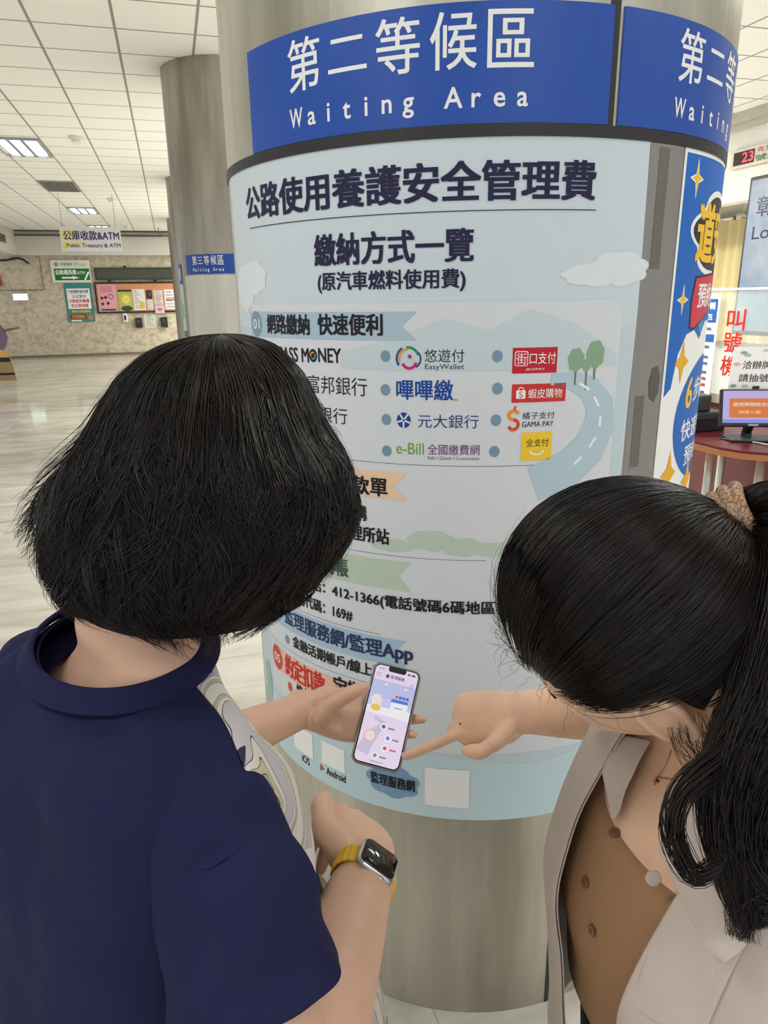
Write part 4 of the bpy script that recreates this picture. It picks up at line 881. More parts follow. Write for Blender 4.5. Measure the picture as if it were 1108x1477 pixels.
SR = Lc(1.258, 0)+rr_*.148; ER = np.array([-.078, .375, 1.080]); WR = P(526, 1262, .757)
SL = Lc(1.282, 0)-rr_*.152; EL = np.array([-.335, .80, 1.05])
XL = unit(PH_X*math.cos(.09)+PH_Y*math.sin(.09)); WL = PH_C-XL*.1275-PH_N*.0165-PH_Y*.008
limb(mb, [SR-rr_*.03, SR+rr_*.012-EZ*.02, SR*.5+ER*.5, ER, ER*.72+WR*.28+EZ*.004, ER*.35+WR*.65, WR], [.040, .044, .046, .045, .047, .039, .027], [.040, .044, .046, .044, .046, .039, .032], up=EZ, n=22)
limb(mb, [SL+rr_*.03, SL-rr_*.012-EZ*.02, SL*.5+EL*.5, EL, EL*.7+WL*.3, EL*.35+WL*.65, WL], [.040, .044, .044, .041, .041, .034, .027], [.040, .044, .044, .041, .041, .033, .023], up=PH_Y, n=22)
XR = unit(P(524, 1183, .853)-WR); TR = -(CR*.80-CU*.50+CF*.1)
TR_ = unit(TR-XR*(TR@XR)); NR_ = np.cross(XR, TR_)
endsR = hand(mb, WR, XR, TR, True, {'index': (48, 62, 35), 'middle': (52, 64, 36), 'ring': (55, 62, 36), 'little': (55, 58, 34)}, s=1.10, wr=(.029, .022), thumb=[WR+XR*.024+TR_*.030, WR+XR*.056+TR_*.050-NR_*.008, WR+XR*.090+TR_*.055-NR_*.008, WR+XR*.117+TR_*.050-NR_*.008])
thL = [P(463, 1036, 1.075), P(485, 1013, 1.062), P(509, 999, 1.060), P(528, 990, 1.066)]
endsL = hand(mb, WL, XL, PH_Y, False, {'index': (-2, 2, 14), 'middle': (-2, 2, 40), 'ring': (-2, 2, 44), 'little': (-2, 2, 10)}, thumb=thL, s=1.02, wr=(.028, .022), fingers={'index': [PH_C+PH_X*x+PH_Y*y-PH_N*.0165 for x, y in ((-.036, .022), (.0, .025), (.016, .0255), (.032, .026))]})
for sd in (-1, 1):
    hip = Lc(.84, -.05)+rr_*sd*.085; kn = Lc(.46, -.02)+rr_*sd*.095; an_ = Lc(.09, -.06)+rr_*sd*.10
    limb(mb, [hip, hip*.5+kn*.5, kn, kn*.55+an_*.45, an_], [.095, .078, .056, .052, .036], up=fr, n=20)
    limb(mb, [an_-fr*.03-EZ*.04, an_+fr*.06-EZ*.06, an_+fr*.15-EZ*.068], [.032, .028, .018], [.032, .038, .034], up=EZ, n=16)
body = fuse('body', mb, .0028, 5, M_skinL, wl)
face_parts(HL, LX, LF, LU, .98, wl, M_hair)
nb_ = MB(); nail(nb_, *endsR['thumb'][:2], endsR['thumb'][2]*.5+EZ*.5, 1.05)
nb_.build('thumbnail', M_nail, wl, True)
# shirt: navy back and sleeves, printed front
M_navy = mat('navy_jersey', rgb(33, 35, 70), .85, spec=.15, noise=.08, nscale=14, bump=1.0, bscale=8)
def print_mat():
    m, nt, b, N, L = nodes_mat('ribbon_print')
    tc = N('TexCoord'); mp = N('Mapping'); mp.inputs['Scale'].default_value = (1, 1, 1); mp.inputs['Rotation'].default_value = (.5, .3, .6); L(tc.outputs['Object'], mp.inputs[0])
    wv = N('TexWave'); wv.inputs['Scale'].default_value = 8; wv.inputs['Distortion'].default_value = 9; wv.inputs['Detail'].default_value = 1.5; wv.inputs['Detail Scale'].default_value = 1.1; L(mp.outputs[0], wv.inputs['Vector'])
    r = N('ValToRGB'); r.color_ramp.interpolation = 'CONSTANT'; e = r.color_ramp.elements
    cols = [(0, (196, 192, 196)), (.16, (40, 40, 60)), (.185, (222, 218, 208)), (.40, (50, 52, 66)), (.42, (206, 192, 162)), (.56, (50, 52, 66)), (.58, (178, 186, 178)), (.70, (46, 46, 60)), (.72, (226, 222, 214))]
    e[0].position = 0; e[0].color = rgb(*cols[0][1]); e[1].position = cols[1][0]; e[1].color = rgb(*cols[1][1])
    for p_, c_ in cols[2:]: q = e.new(p_); q.color = rgb(*c_)
    L(wv.outputs['Fac'], r.inputs[0])
    n = N('TexVoronoi'); n.inputs['Scale'].default_value = 20; n.inputs['Randomness'].default_value = 1; L(mp.outputs[0], n.inputs['Vector'])
    sp = N('SeparateColor'); L(n.outputs['Color'], sp.inputs[0])
    def blend(thr, sock, colr, prev):
        c_ = N('Math'); c_.operation = 'GREATER_THAN'; c_.inputs[1].default_value = thr; L(sp.outputs[sock], c_.inputs[0])
        x = N('Mix'); x.data_type = 'RGBA'; L(c_.outputs[0], x.inputs[0]); L(prev, x.inputs[6]); x.inputs[7].default_value = colr; return x.outputs[2]
    o = blend(.80, 0, rgb(30, 32, 66), r.outputs[0]); o = blend(.84, 1, rgb(230, 227, 220), o); o = blend(.99, 2, rgb(96, 132, 168), o)
    L(o, b.inputs['Base Color']); b.inputs['Roughness'].default_value = .7
    return m
M_print = print_mat()
neckc = np.array([-.248, .600, 1.352])
na = unit([.70, -.714, -.10]); nf_ = unit(np.cross(EZ, na)); nf_ = unit(np.array([.714, .70, .06]))
shirt = [ring(Lc(.80, -.02), rr_, fr, .250, .250, .15, 2.6), ring(Lc(.90, -.015), rr_, fr, .240, .240, .14, 2.6), ring(Lc(1.02, -.005), rr_, fr, .182, .190, .135), ring(Lc(1.10, 0), rr_, fr, .168, .172, .13), ring(Lc(1.18, 0), rr_, fr, .175, .155, .125),
         ring(Lc(1.25, 0), rr_, fr, .172, .12, .112), ring(Lc(1.293, 0), rr_, fr, .164, .09, .098), ring(Lc(1.328, .008), rr_, fr, .128, .078, .085), ring(neckc-EZ*.006, na, nf_, .089, .075, .077, 2.0), ring(neckc+EZ*.002, na, nf_, .082, .068, .070, 2.0)]
G = rings_loft(shirt, 6); G = crumple(G, .020, 9, 3.1, (1, 1, .35), np.clip((1-np.linspace(0, 1, len(G)))*4.5, 0, 1)**1.5)
n_ = G.shape[1]; j0, j1 = int(n_*.06), int(n_*.46)
idx_front = [j % n_ for j in range(j0, j1+1)]; idx_back = [j % n_ for j in range(j1, n_+j0+1)]
sh = cloth('shirt_back', G[:, idx_back], M_navy, wl, False); sh['label'] = 'navy shirt back'
fp_ = cloth('shirt_front', G[:, idx_front], M_print, wl, False); fp_['label'] = 'cream shirt front printed with ribbons'
# ribbed collar
cb = rings_loft([ring(neckc+EZ*-.007, na, nf_, .100, .086, .089, 2.0), ring(neckc+EZ*.001, na, nf_, .093, .079, .083, 2.0), ring(neckc+EZ*.008, na, nf_, .0865, .0725, .0765, 2.0), ring(neckc+EZ*.007, na, nf_, .0835, .0695, .0735, 2.0)], 4)
col = cloth('collar_band', cb, M_navy, wl, True, .003)
def sleeve(name, S, E, sgn, end, rad, m, parent, amp=.022, seed=0., upv=EZ, flare=1.0, thick=.003):
    ax = unit(E-S); top = S-rr_*sgn*.07+EZ*.012
    c = [top, S-rr_*sgn*.02+EZ*.004, S+rr_*sgn*.012-EZ*.03, S+(E-S)*.45*end+rr_*sgn*.008, S+(E-S)*.75*end, S+(E-S)*end]
    rx = np.array(rad)
    pts = cr(np.column_stack([np.array(c), rx]), 6); cc, ra = pts[:, :3], pts[:, 3]
    t = np.gradient(cc, axis=0); t /= np.linalg.norm(t, axis=1)[:, None]; rows = []
    an = np.linspace(0, 2*math.pi, 48, endpoint=False)
    for i in range(len(cc)):
        u = fr-t[i]*(t[i]@fr); u = unit(u); w_ = np.cross(t[i], u); rows.append(cc[i]+ra[i]*(np.cos(an)[:, None]*u+np.sin(an)[:, None]*w_))
    G = crumple(np.array(rows), amp, 9, seed, (1, 1, .5))
    return cloth(name, G, m, parent, True, thick)
sleeve('sleeve', SR, ER, 1, .64, [.028, .050, .057, .059, .061, .061], M_navy, wl, seed=5)
sleeve('sleeve', SL, EL, -1, .66, [.028, .050, .060, .064, .066, .068], M_navy, wl, seed=9)
M_trou = mat('dark_trouser', rgb(34, 34, 40), .8)
def trousers(parent, C_, ax, af, m, hipw, cols, fit=1., ztop=.93):
    for sd in (-1, 1):
        rows = []
        for z, off, w_, d_ in ((ztop, -.03, .098, .13), (.80, -.045, .10, .125), (.64, -.03, .092, .10), (.46, -.02, .075, .078), (.28, -.04, .07, .074), (.10, -.055, .068, .076)):
            rows.append(ring(C_(z, off)+ax*sd*(.088 if z < .9 else .085)*(fit if z > .7 else 1), ax, af, w_*(fit if z > .7 else 1), d_*(fit*.95 if z > .7 else 1), d_*(fit*.95 if z > .7 else 1), 2.2, 40))
        cloth('trouser_leg', rings_loft(rows, 4), m, parent, True, .003)
        a_ = C_(.0, -.06)+ax*sd*.10
        limb(MB(), [a_-af*.045+EZ*.045, a_+af*.05+EZ*.04, a_+af*.17+EZ*.028], [.045, .040, .026], [.042, .05, .042], up=EZ, n=20).build('shoe', mat('shoe_'+cols, rgb(70, 66, 64) if cols == 'grey' else rgb(40, 36, 36), .5), parent, True)
trousers(wl, Lc, rr_, fr, M_trou, .09, 'grey')
# hair: a chin-length bob
HV = [(318, 482, 6, .012), (316, 487, 42, .045), (310, 503, 84, .068), (307, 535, 120, .088), (304, 575, 142, .099), (303, 620, 164, .107), (304, 660, 188, .111), (300, 700, 205, .113), (296, 738, 214, .113), (288, 774, 209, .110), (280, 806, 196, .106), (280, 832, 180, .098), (285, 853, 152, .088), (290, 870, 118, .078)]
HD = .632
def hair_rings(shrink=0.):
    out = []
    for u, v, hw, hd in HV:
        w_ = max(.004, hw*HD/FPX-shrink); d_ = max(.004, hd-shrink); c = P(u, v, HD)-CU*shrink*.6
        an = np.linspace(0, 2*math.pi, 72, endpoint=False)
        out.append(c+w_*np.cos(an)[:, None]*CR+d_*np.sin(an)[:, None]*np.array([0, 1., .0]))
    return rings_loft(out, 6)
HG = hair_rings(); HGi = hair_rings(.010)
nph = HG.shape[1]; nt_ = HG.shape[0]
fj0, fj1 = int(nph*.045), int(nph*.215)                     # where the face looks out
keep = [j % nph for j in range(fj1, nph+fj0+1)]
hairL = cloth('hair', HGi[:int(nt_*.92)][:, keep], M_hairin, wl, False, .006); hairL['label'] = 'short black bob'
cloth('hair_crown', HGi[:int(nt_*.42)][:, [j % nph for j in range(fj0, fj1+1)]], M_hairin, hairL, False, .006)
def surf(G, ph, t):                     # ph in [0,1), t in [0,1]; both (n, k)
    m, n = G.shape[:2]; a = (ph % 1)*n; i0 = np.floor(a).astype(int); fa = (a-i0)[..., None]; i1 = (i0+1) % n; i0 = i0 % n
    tt = np.clip(t, 0, 1)*(m-1); k0 = np.minimum(np.floor(tt).astype(int), m-2); ft = (tt-k0)[..., None]
    p = (G[k0, i0]*(1-fa)+G[k0, i1]*fa)*(1-ft)+(G[k0+1, i0]*(1-fa)+G[k0+1, i1]*fa)*ft
    over = np.maximum(t-1, 0)[..., None]; d = (G[-1]-G[-5])/(4/(m-1)); return p+over*(d[i0]*(1-fa)+d[i1]*fa)
def bob(n_cl, per, k, rng, depth, wav, rad, tip0=.55, tip1=1.03, name='hair_strands', spread=.012):
    n = n_cl*per; dev = rng.normal(0, spread, n)
    ph = np.repeat(rng.random(n_cl), per)+dev; t0 = np.repeat(rng.random(n_cl)**1.6*.45, per)*rng.uniform(.85, 1.1, n)+.002
    t1 = np.repeat(rng.uniform(tip0, tip1, n_cl), per)+rng.normal(0, .03, n); t1 = np.maximum(t1, t0+.2)
    fc = ((ph % 1) > .045) & ((ph % 1) < .215); t1 = np.where(fc, np.minimum(t1, .42), t1); t0 = np.minimum(t0, t1-.1)
    x = np.linspace(0, 1, k)[None]; T_ = t0[:, None]+(t1-t0)[:, None]*x
    drift = np.repeat(rng.normal(0, .030, n_cl), per)[:, None]; PH_ = ph[:, None]-dev[:, None]*.6*x+drift*x**1.5+np.repeat(smooth_noise(n_cl, k, wav*1.2, 1.0, rng), per, 0)*x+smooth_noise(n, k, wav*.35, 1.4, rng)*x
    S = surf(HG, PH_, T_)
    cen = surf(np.broadcast_to(HG.mean(1, keepdims=True), HG.shape), PH_, T_); out = S-cen; out /= np.linalg.norm(out, axis=2)[..., None]+1e-9
    rad_off = (np.repeat(rng.uniform(min(-depth, 0), .003, n_cl), per)+rng.normal(0, .0012, n))[:, None]+np.repeat(smooth_noise(n_cl, k, .0052, .9, rng), per, 0)*x+smooth_noise(n, k, .0012, 1.3, rng)*x
    side = np.maximum(0, -(out@CR)-.15)/.85                                    # the ends flick outward on the left
    short = np.clip((.80-t1)/.10, 0, 1)[:, None]
    fl = np.maximum(0, T_-(t1[:, None]-.22))*side*short*np.repeat(rng.uniform(.2, 1, n_cl), per)[:, None]*.12
    S = S+out*(rad_off+fl)[..., None]+CU*(fl*.5)[..., None]
    return strands(name, S, rad*rng.uniform(.7, 1.3, n), M_hair, hairL)
rg = np.random.default_rng(11)
bob(320, 22, 26, rg, .012, .009, .00044, spread=.010)
bob(190, 16, 26, rg, .006, .018, .00038, .55, 1.16, spread=.008)
bob(110, 5, 26, rg, -.001, .032, .00026, .5, 1.16, spread=.004)
# a few loose hairs standing off the head
def flyaway(n, k, rng):
    ph = rng.random(n); t0 = rng.uniform(.0, .6, n); t1 = t0+rng.uniform(.2, .5, n); x = np.linspace(0, 1, k)[None]
    PH_ = ph[:, None]+smooth_noise(n, k, .03, .8, rng)*x; T_ = t0[:, None]+(t1-t0)[:, None]*x
    T_ = np.where((((PH_ % 1) > .03) & ((PH_ % 1) < .23)), np.minimum(T_, .4), T_)
    S = surf(HG, PH_, T_); cen = surf(np.broadcast_to(HG.mean(1, keepdims=True), HG.shape), PH_, T_); out = S-cen; out /= np.linalg.norm(out, axis=2)[..., None]+1e-9
    return S+out*(x*rng.uniform(.002, .016, (n, 1))*np.sin(x*2.4))[..., None]
strands('loose_hair', flyaway(420, 18, rg), .00018, M_hair, hairL)
# ================================================================== phone and watch
t = thing('smartphone', 'smartphone in a pale grey case held up in front of the poster', 'phone', PH_C-PH_Y*.078)
def phone_pt(x, y, o=0): return PH_C+PH_X*x+PH_Y*y+PH_N*o
def rr_loop(hw, hh, r, n=8):
    pts = []
    for cx_, cy_, a0 in ((hw-r, -hh+r, -90), (hw-r, hh-r, 0), (-hw+r, hh-r, 90), (-hw+r, -hh+r, 180)):
        for k_ in range(n): a = math.radians(a0+90*k_/(n-1)); pts.append((cx_+r*math.cos(a), cy_+r*math.sin(a)))
    return pts
def plate(nm, hw, hh, r, o0, o1, m, bev=.0012):
    lp = rr_loop(hw, hh, r); b_ = min(bev, (o1-o0)/3)
    rows = [[phone_pt(x*(hw-b_)/hw, y*(hh-b_)/hh, o0) for x, y in lp], [phone_pt(x, y, o0+b_) for x, y in lp], [phone_pt(x, y, o1-b_) for x, y in lp], [phone_pt(x*(hw-b_)/hw, y*(hh-b_)/hh, o1) for x, y in lp]]
    return grid_mb(MB(), np.array(rows), True, True, True).build(nm, m, t, True)
plate('case', .0385, .0775, .0125, -.0065, .0035, mat('phone_case', rgb(150, 150, 146), .5), .003)['label'] = 'pale grey rubber case'
plate('phone_body', .0358, .0748, .010, -.004, .0040, mat('phone_edge', rgb(24, 24, 28), .25), .0008)
q = Print(lambda x, y, off: phone_pt(x, y, off))
def el(r, g, b): return mat('screen_%d_%d_%d' % (r, g, b), (.0, .0, .0, 1), .25, emit=rgb(r, g, b), es=1.0)
q.rrect('screen', el(240, 222, 246), -.0338, -.0728, .0338, .0728, .008, 1)
q.rect('screen', el(196, 200, 242), -.0338, .004, .0338, .050, 2); q.rect('screen', el(216, 210, 246), -.0338, .004, .0338, .024, 2)
q.poly('screen', el(250, 246, 252), [(-.0338, .000), (.0338, -.002), (.0338, .012), (-.0338, .010)], 3)
q.rrect('screen', el(22, 22, 26), -.014, .0655, .014, .0745, .004, 4)
q.text('screen', el(60, 56, 80), '監理服務', -.008, .0555, .014, .061, 4, .02); q.circle('screen', el(90, 84, 110), -.013, .058, .003, .003, 4); q.rect('screen', el(120, 116, 140), .024, .0535, .029, .0541, 4); q.rect('screen', el(120, 116, 140), .024, .051, .029, .0516, 4); q.rect('screen', el(120, 116, 140), .024, .0485, .029, .0491, 4)
q.rrect('screen', el(160, 156, 180), -.030, .055, -.024, .061, .001, 4); q.rrect('screen', el(236, 220, 240), -.0292, .0558, -.0248, .0602, .001, 5)
q.text('screen', el(110, 106, 130), '9:41', -.028, .066, -.019, .069, 4, .01); q.rect('screen', el(90, 86, 110), .017, .066, .021, .069, 4); q.rect('screen', el(90, 86, 110), .023, .066, .029, .069, 4)
for cx_, cy_, rx, ry in ((-.012, .045, .003, .0015), (.019, .044, .003, .0015)): q.cloud('screen', el(250, 240, 230), cx_, cy_, rx, ry, 4)
q.rect('screen', el(248, 248, 252), .002, .008, .028, .022, 4); q.poly('screen', el(90, 130, 210), [(.000, .021), (.029, .022), (.031, .0265), (.002, .0265)], 5); q.rect('screen', el(130, 140, 190), .008, .013, .020, .0145, 5)
for k in range(4): q.rrect('screen', el(70, 110, 210) if k else el(220, 90, 90), .006+.0055*k, .0285, .0105+.0055*k, .0325, .001, 5)
q.circle('screen', el(150, 170, 220), .030, .025, .0035, .0035, 6); q.circle('screen', el(200, 206, 240), .030, .025, .0028, .0028, 7)
q.cloud('screen', el(246, 232, 226), -.021, .018, .009, .011, 4); q.cloud('screen', el(250, 200, 90), -.020, .008, .008, .005, 5)
q.stroke('screen', el(208, 200, 226), [(-.018, -.006), (-.002, -.012), (-.012, -.028), (-.020, -.045), (-.024, -.060)], [.006, .010, .014, .018, .02], 3)
q.circle('screen', el(250, 226, 226), -.018, -.034, .0085, .0085, 4); q.arc('screen', el(226, 150, 150), -.018, -.034, .0085, 0, 360, .0008, 5)
for x, y, c_ in ((-.001, -.017, (110, 100, 110)), (.009, -.032, (110, 140, 210)), (.008, -.047, (220, 90, 120)), (-.004, -.060, (130, 150, 150))):
    q.circle('screen', el(250, 248, 252), x, y, .0052, .0052, 4); q.circle('screen', el(*c_), x, y, .003, .003, 5); q.rect('screen', el(150, 130, 160) if c_[0] < 200 else el(220, 90, 110), x+.007, y-.002, x+.017, y+.0005, 4)
q.rect('screen', el(60, 56, 70), -.010, -.0690, .010, -.0683, 4)
q.build(t, base=.0041, off=.00012, labels={'screen': 'lit pink and lilac app screen'})
# watch
t = thing('smartwatch', 'smartwatch with silver case and yellow band on the right wrist', 'watch', WR)
fa = unit(WR-ER); wn = np.cross(fa, TR-fa*(fa@TR)); wn = unit(wn); wt = unit(np.cross(wn, fa))   # fa along arm, wn out of the wrist back, wt towards thumb side
WC = WR-fa*.004
def case_pt(x, y, o): return WC+(-wt)*x+fa*y+wn*(o+.0235)
def wplate(nm, hw, hh, r, o0, o1, m, bev):
    lp = rr_loop(hw, hh, r); b_ = min(bev, (o1-o0)/2.2)
    rows = [[case_pt(x*(hw-b_)/hw, y*(hh-b_)/hh, o0) for x, y in lp], [case_pt(x, y, o0+b_) for x, y in lp], [case_pt(x, y, o1-b_) for x, y in lp], [case_pt(x*(hw-b_)/hw, y*(hh-b_)/hh, o1) for x, y in lp]]
    return grid_mb(MB(), np.array(rows), True, True, True).build(nm, m, t, True)
wplate('case', .0225, .019, .009, 0, .0095, mat('silver_aluminium', rgb(198, 200, 204), .28, .85), .003)['label'] = 'silver case'
wplate('display', .0205, .017, .0075, .0075, .0103, mat('watch_glass', rgb(10, 10, 12), .06, spec=.7), .001)['label'] = 'dark watch display'
cc_ = case_pt(.008, -.019, .005); MB().tube([cc_, cc_-fa*.0035], [.0036, .0032], 14).build('crown', MATS['silver_aluminium'], t, True)
rows = []
for k in range(49):
    a = math.radians(25+310*k/48)           # 0 = out of the wrist back
    rad_t, rad_n = .0345, .0272
    rip = .0006*math.sin(k*2.6)
    c_ = WC+wn*((rad_n+rip)*math.cos(a))+(-wt)*((rad_t+rip)*math.sin(a)); no = unit(wn*math.cos(a)/rad_n-wt*math.sin(a)/rad_t)
    rows.append([c_-fa*.011-no*.001, c_-fa*.011+no*.0012, c_+fa*.011+no*.0012, c_+fa*.011-no*.001])
grid_mb(MB(), np.array(rows), True, True, True).build('band', mat('yellow_band', rgb(226, 176, 34), .5), t, False)['label'] = 'ribbed yellow band'
# ================================================================== the woman in the beige blouse
rr2 = unit([-.25, .97, 0]); fr2 = unit([-.97, -.25, 0])      # her right side, her front
B0 = np.array([.335, .55, 0])
wr_ = thing('person', 'person with a black ponytail in an open beige blouse, pointing at the phone', 'person', (B0[0], B0[1], 0))
def Rc(z, off): return B0+fr2*off+EZ*z
mb = MB()
tor2 = [ring(Rc(.76, -.06), rr2, fr2, .165, .11, .12), ring(Rc(.90, -.03), rr2, fr2, .15, .10, .10), ring(Rc(1.0, .0), rr2, fr2, .14, .10, .10), ring(Rc(1.10, .015), rr2, fr2, .15, .12, .10), ring(Rc(1.18, .005), rr2, fr2, .155, .105, .10),
        ring(Rc(1.235, .0), rr2, fr2, .15, .075, .085), ring(Rc(1.272, .005), rr2, fr2, .11, .05, .065), ring(Rc(1.30, .02), rr2, fr2, .062, .042, .052), ring(Rc(1.335, .05), rr2, fr2, .052, .048, .048), ring(Rc(1.385, .085), rr2, fr2, .050, .046, .048)]
grid_mb(mb, rings_loft(tor2, 5), True, True, True)
HR = P(918, 926, .635)
h2 = np.array([-.80, .60, 0]); h2 = unit(h2); hp2 = math.radians(42); rl2 = math.radians(30)
F2 = math.cos(hp2)*h2-math.sin(hp2)*EZ; U2 = math.cos(hp2)*EZ+math.sin(hp2)*h2; L2 = np.cross(U2, F2)
U2 = U2*math.cos(rl2)+L2*math.sin(rl2); L2 = np.cross(U2, F2)
X2, F2, U2 = head(mb, HR, F2, U2, .98)
limb(mb, [Rc(1.31, .03), HR-U2*.065-F2*.008], [.05, .046], up=fr2, n=20)
S2R = Rc(1.215, 0)+rr2*.145; S2L = Rc(1.215, 0)-rr2*.145
W2 = P(757, 1027, 1.0); E2R = np.array([.405, .875, 1.09]); E2L = np.array([.50, .36, 1.0]); W2L = np.array([.30, .42, .93])
limb(mb, [S2R-rr2*.03, S2R+rr2*.01-EZ*.015, S2R*.5+E2R*.5, E2R, E2R*.7+W2*.3, E2R*.3+W2*.7, W2], [.040, .044, .042, .041, .043, .037, .030], [.040, .044, .042, .040, .042, .034, .024], up=-CU, n=22)
limb(mb, [S2L+rr2*.03, S2L-rr2*.01-EZ*.015, S2L*.5+E2L*.5, E2L, E2L*.7+W2L*.3, E2L*.35+W2L*.65, W2L], [.048, .050, .042, .037, .038, .030, .024], up=EZ, n=22)
idx = [P(664, 1057, 1.028), P(630, 1072, 1.045), P(606, 1082, 1.052), P(583, 1092, 1.058)]
X2h = unit(P(652, 1040, 1.038)-W2)
thm = [P(738, 1046, .995), P(716, 1070, .985), P(694, 1084, .988), P(672, 1083, .998)]
ends2 = hand(mb, W2, X2h, -CU*.93+CR*-.12-CF*.25, True, {'index': (0, 0, 0), 'middle': (62, 95, 50), 'ring': (68, 95, 50), 'little': (72, 92, 50)}, thumb=thm, fingers={'index': idx}, s=1.0, wr=(.031, .023), palm_l=.099)
hand(mb, W2L, unit([-.8, .2, -.4]), unit([-.3, .9, .2]), False, {'index': (30, 40, 20), 'middle': (32, 42, 22), 'ring': (34, 44, 22), 'little': (36, 44, 22)}, s=1.0)
for sd in (-1, 1):
    hip = Rc(.80, -.05)+rr2*sd*.08; kn = Rc(.44, -.02)+rr2*sd*.085; an_ = Rc(.09, -.07)+rr2*sd*.09
    limb(mb, [hip, hip*.5+kn*.5, kn, kn*.55+an_*.45, an_], [.088, .072, .052, .048, .034], up=fr2, n=20)
    limb(mb, [an_-fr2*.03-EZ*.04, an_+fr2*.06-EZ*.06, an_+fr2*.15-EZ*.068], [.032, .028, .018], [.032, .038, .034], up=EZ, n=16)
bodyR = fuse('body', mb, .0028, 5, M_skinR, wr_)
face_parts(HR, X2, F2, U2, .98, wr_, M_hair)
mb = MB(); nail(mb, idx[2], idx[3], CU*.6-CF*.8); mb.build('fingernail', M_nail, wr_, True)
mb = MB(); c = P(664, 1044, 1.016); limb(mb, [c, c-CF*.0012], [.0016, .001], up=CU, n=8); mb.build('mole', mat('mole', rgb(60, 40, 34), .6), wr_, True)
trousers(wr_, lambda z, off: Rc(z, off+(.04 if z > .7 else 0)), rr2, fr2, mat('black_trouser', rgb(22, 22, 24), .7), .09, 'black', .80, 1.01)
# brown ribbed top, V neck
def rib_mat():
    m, nt, b, N, L = nodes_mat('brown_rib_knit')
    tc = N('TexCoord'); wv = N('TexWave'); wv.bands_direction = 'Y'; wv.inputs['Scale'].default_value = 130; wv.inputs['Distortion'].default_value = .4; L(tc.outputs['Object'], wv.inputs['Vector'])
    b.inputs['Base Color'].default_value = rgb(164, 128, 96); b.inputs['Roughness'].default_value = .85; b.inputs['Specular IOR Level'].default_value = .15
    bp = N('Bump'); bp.inputs['Strength'].default_value = .2; bp.inputs['Distance'].default_value = .0015; L(wv.outputs['Fac'], bp.inputs['Height']); L(bp.outputs[0], b.inputs['Normal'])
    return m
M_rib = rib_mat()
def vring(z, off, hw, hf, hb, drop, e=2.3):
    q = ring(Rc(z, off), rr2, fr2, hw, hf, hb, e); an = np.linspace(0, 2*math.pi, 64, endpoint=False)
    q[:, 2] -= drop*np.maximum(0, np.sin(an))**3; return q
top = [vring(.945, .015, .158, .116, .118, 0), vring(.955, .016, .160, .118, .118, 0), vring(1.0, .02, .155, .118, .112, 0), vring(1.08, .022, .157, .128, .110, 0), vring(1.16, .01, .160, .118, .106, .0), vring(1.21, .005, .155, .100, .098, .040), vring(1.245, .005, .137, .084, .086, .066), vring(1.268, .006, .112, .072, .074, .086)]
Gt = crumple(rings_loft(top, 6), .003, 9, 2.2)
cloth('knit_top', Gt, M_rib, wr_, True, .002)
M_btn = mat('brown_button', rgb(120, 88, 62), .35); M_btn2 = mat('cream_button', rgb(196, 184, 166), .35)
def tree(G, closed=True):
    n = G.shape[1]; return BVHTree.FromPolygons([tuple(p) for p in G.reshape(-1, 3)], [(i*n+j, i*n+(j+1) % n, (i+1)*n+(j+1) % n, (i+1)*n+j) for i in range(G.shape[0]-1) for j in range(n if closed else n-1)])
def project_body(u, v, bv):            # the point of the cloth that shows at (u, v)
    o = Vector((0, 0, HC)); d = Vector(P(u, v, 1.)-np.array([0, 0, HC])).normalized(); h = bv.ray_cast(o, d)
    return (np.array(h[0]), np.array(h[1])) if h[0] is not None else (None, None)
def button(u, v, G, r, m, name='button', parent=None):
    p, n = project_body(u, v, G)
    if p is None: return
    n = unit(n); n = n if n@(np.array([0, 0, HC])-p) > 0 else -n
    mb = MB(); t0 = p+n*.0015; limb(mb, [t0, t0+n*.0022], [r, r*.96], up=CU, n=20, tip0=False, tip1=False)
    o = mb.build(name, m, parent or wr_, False, bevel=.0006)
    for k in range(4):
        a = math.pi/4+k*math.pi/2; e1 = unit(np.cross(n, CU)); e2 = np.cross(n, e1); c_ = t0+n*.0022+(e1*math.cos(a)+e2*math.sin(a))*r*.32
        MB().tube([c_-n*.0002, c_+n*.0003], [r*.12]*2, 8).build('button_hole', mat('button_hole', rgb(60, 44, 34), .6), o)
TT = tree(Gt)
for u, v in ((887, 1203), (847, 1273), (857, 1342), (811, 1409)): button(u, v, TT, .0055, M_btn)
# beige blouse, open at the front
M_bl = mat('beige_blouse', rgb(198, 185, 175), .55, spec=.3, noise=.03, nscale=10, bump=.06, bscale=400)
bl = [ring(Rc(.80, -.01), rr2, fr2, .182, .150, .150, 2.4), ring(Rc(.92, .005), rr2, fr2, .174, .146, .140, 2.4), ring(Rc(1.02, .012), rr2, fr2, .170, .144, .134, 2.4), ring(Rc(1.10, .016), rr2, fr2, .176, .145, .124, 2.4), ring(Rc(1.18, .008), rr2, fr2, .174, .130, .118, 2.4),
      ring(Rc(1.235, .002), rr2, fr2, .165, .098, .102, 2.3), ring(Rc(1.270, .002), rr2, fr2, .125, .074, .086, 2.2), ring(Rc(1.295, .010), rr2, fr2, .090, .064, .072, 2.0)]
Gb = crumple(rings_loft(bl, 6), .010, 8, 6.4, (1, 1, .5))
mB, nB = Gb.shape[:2]
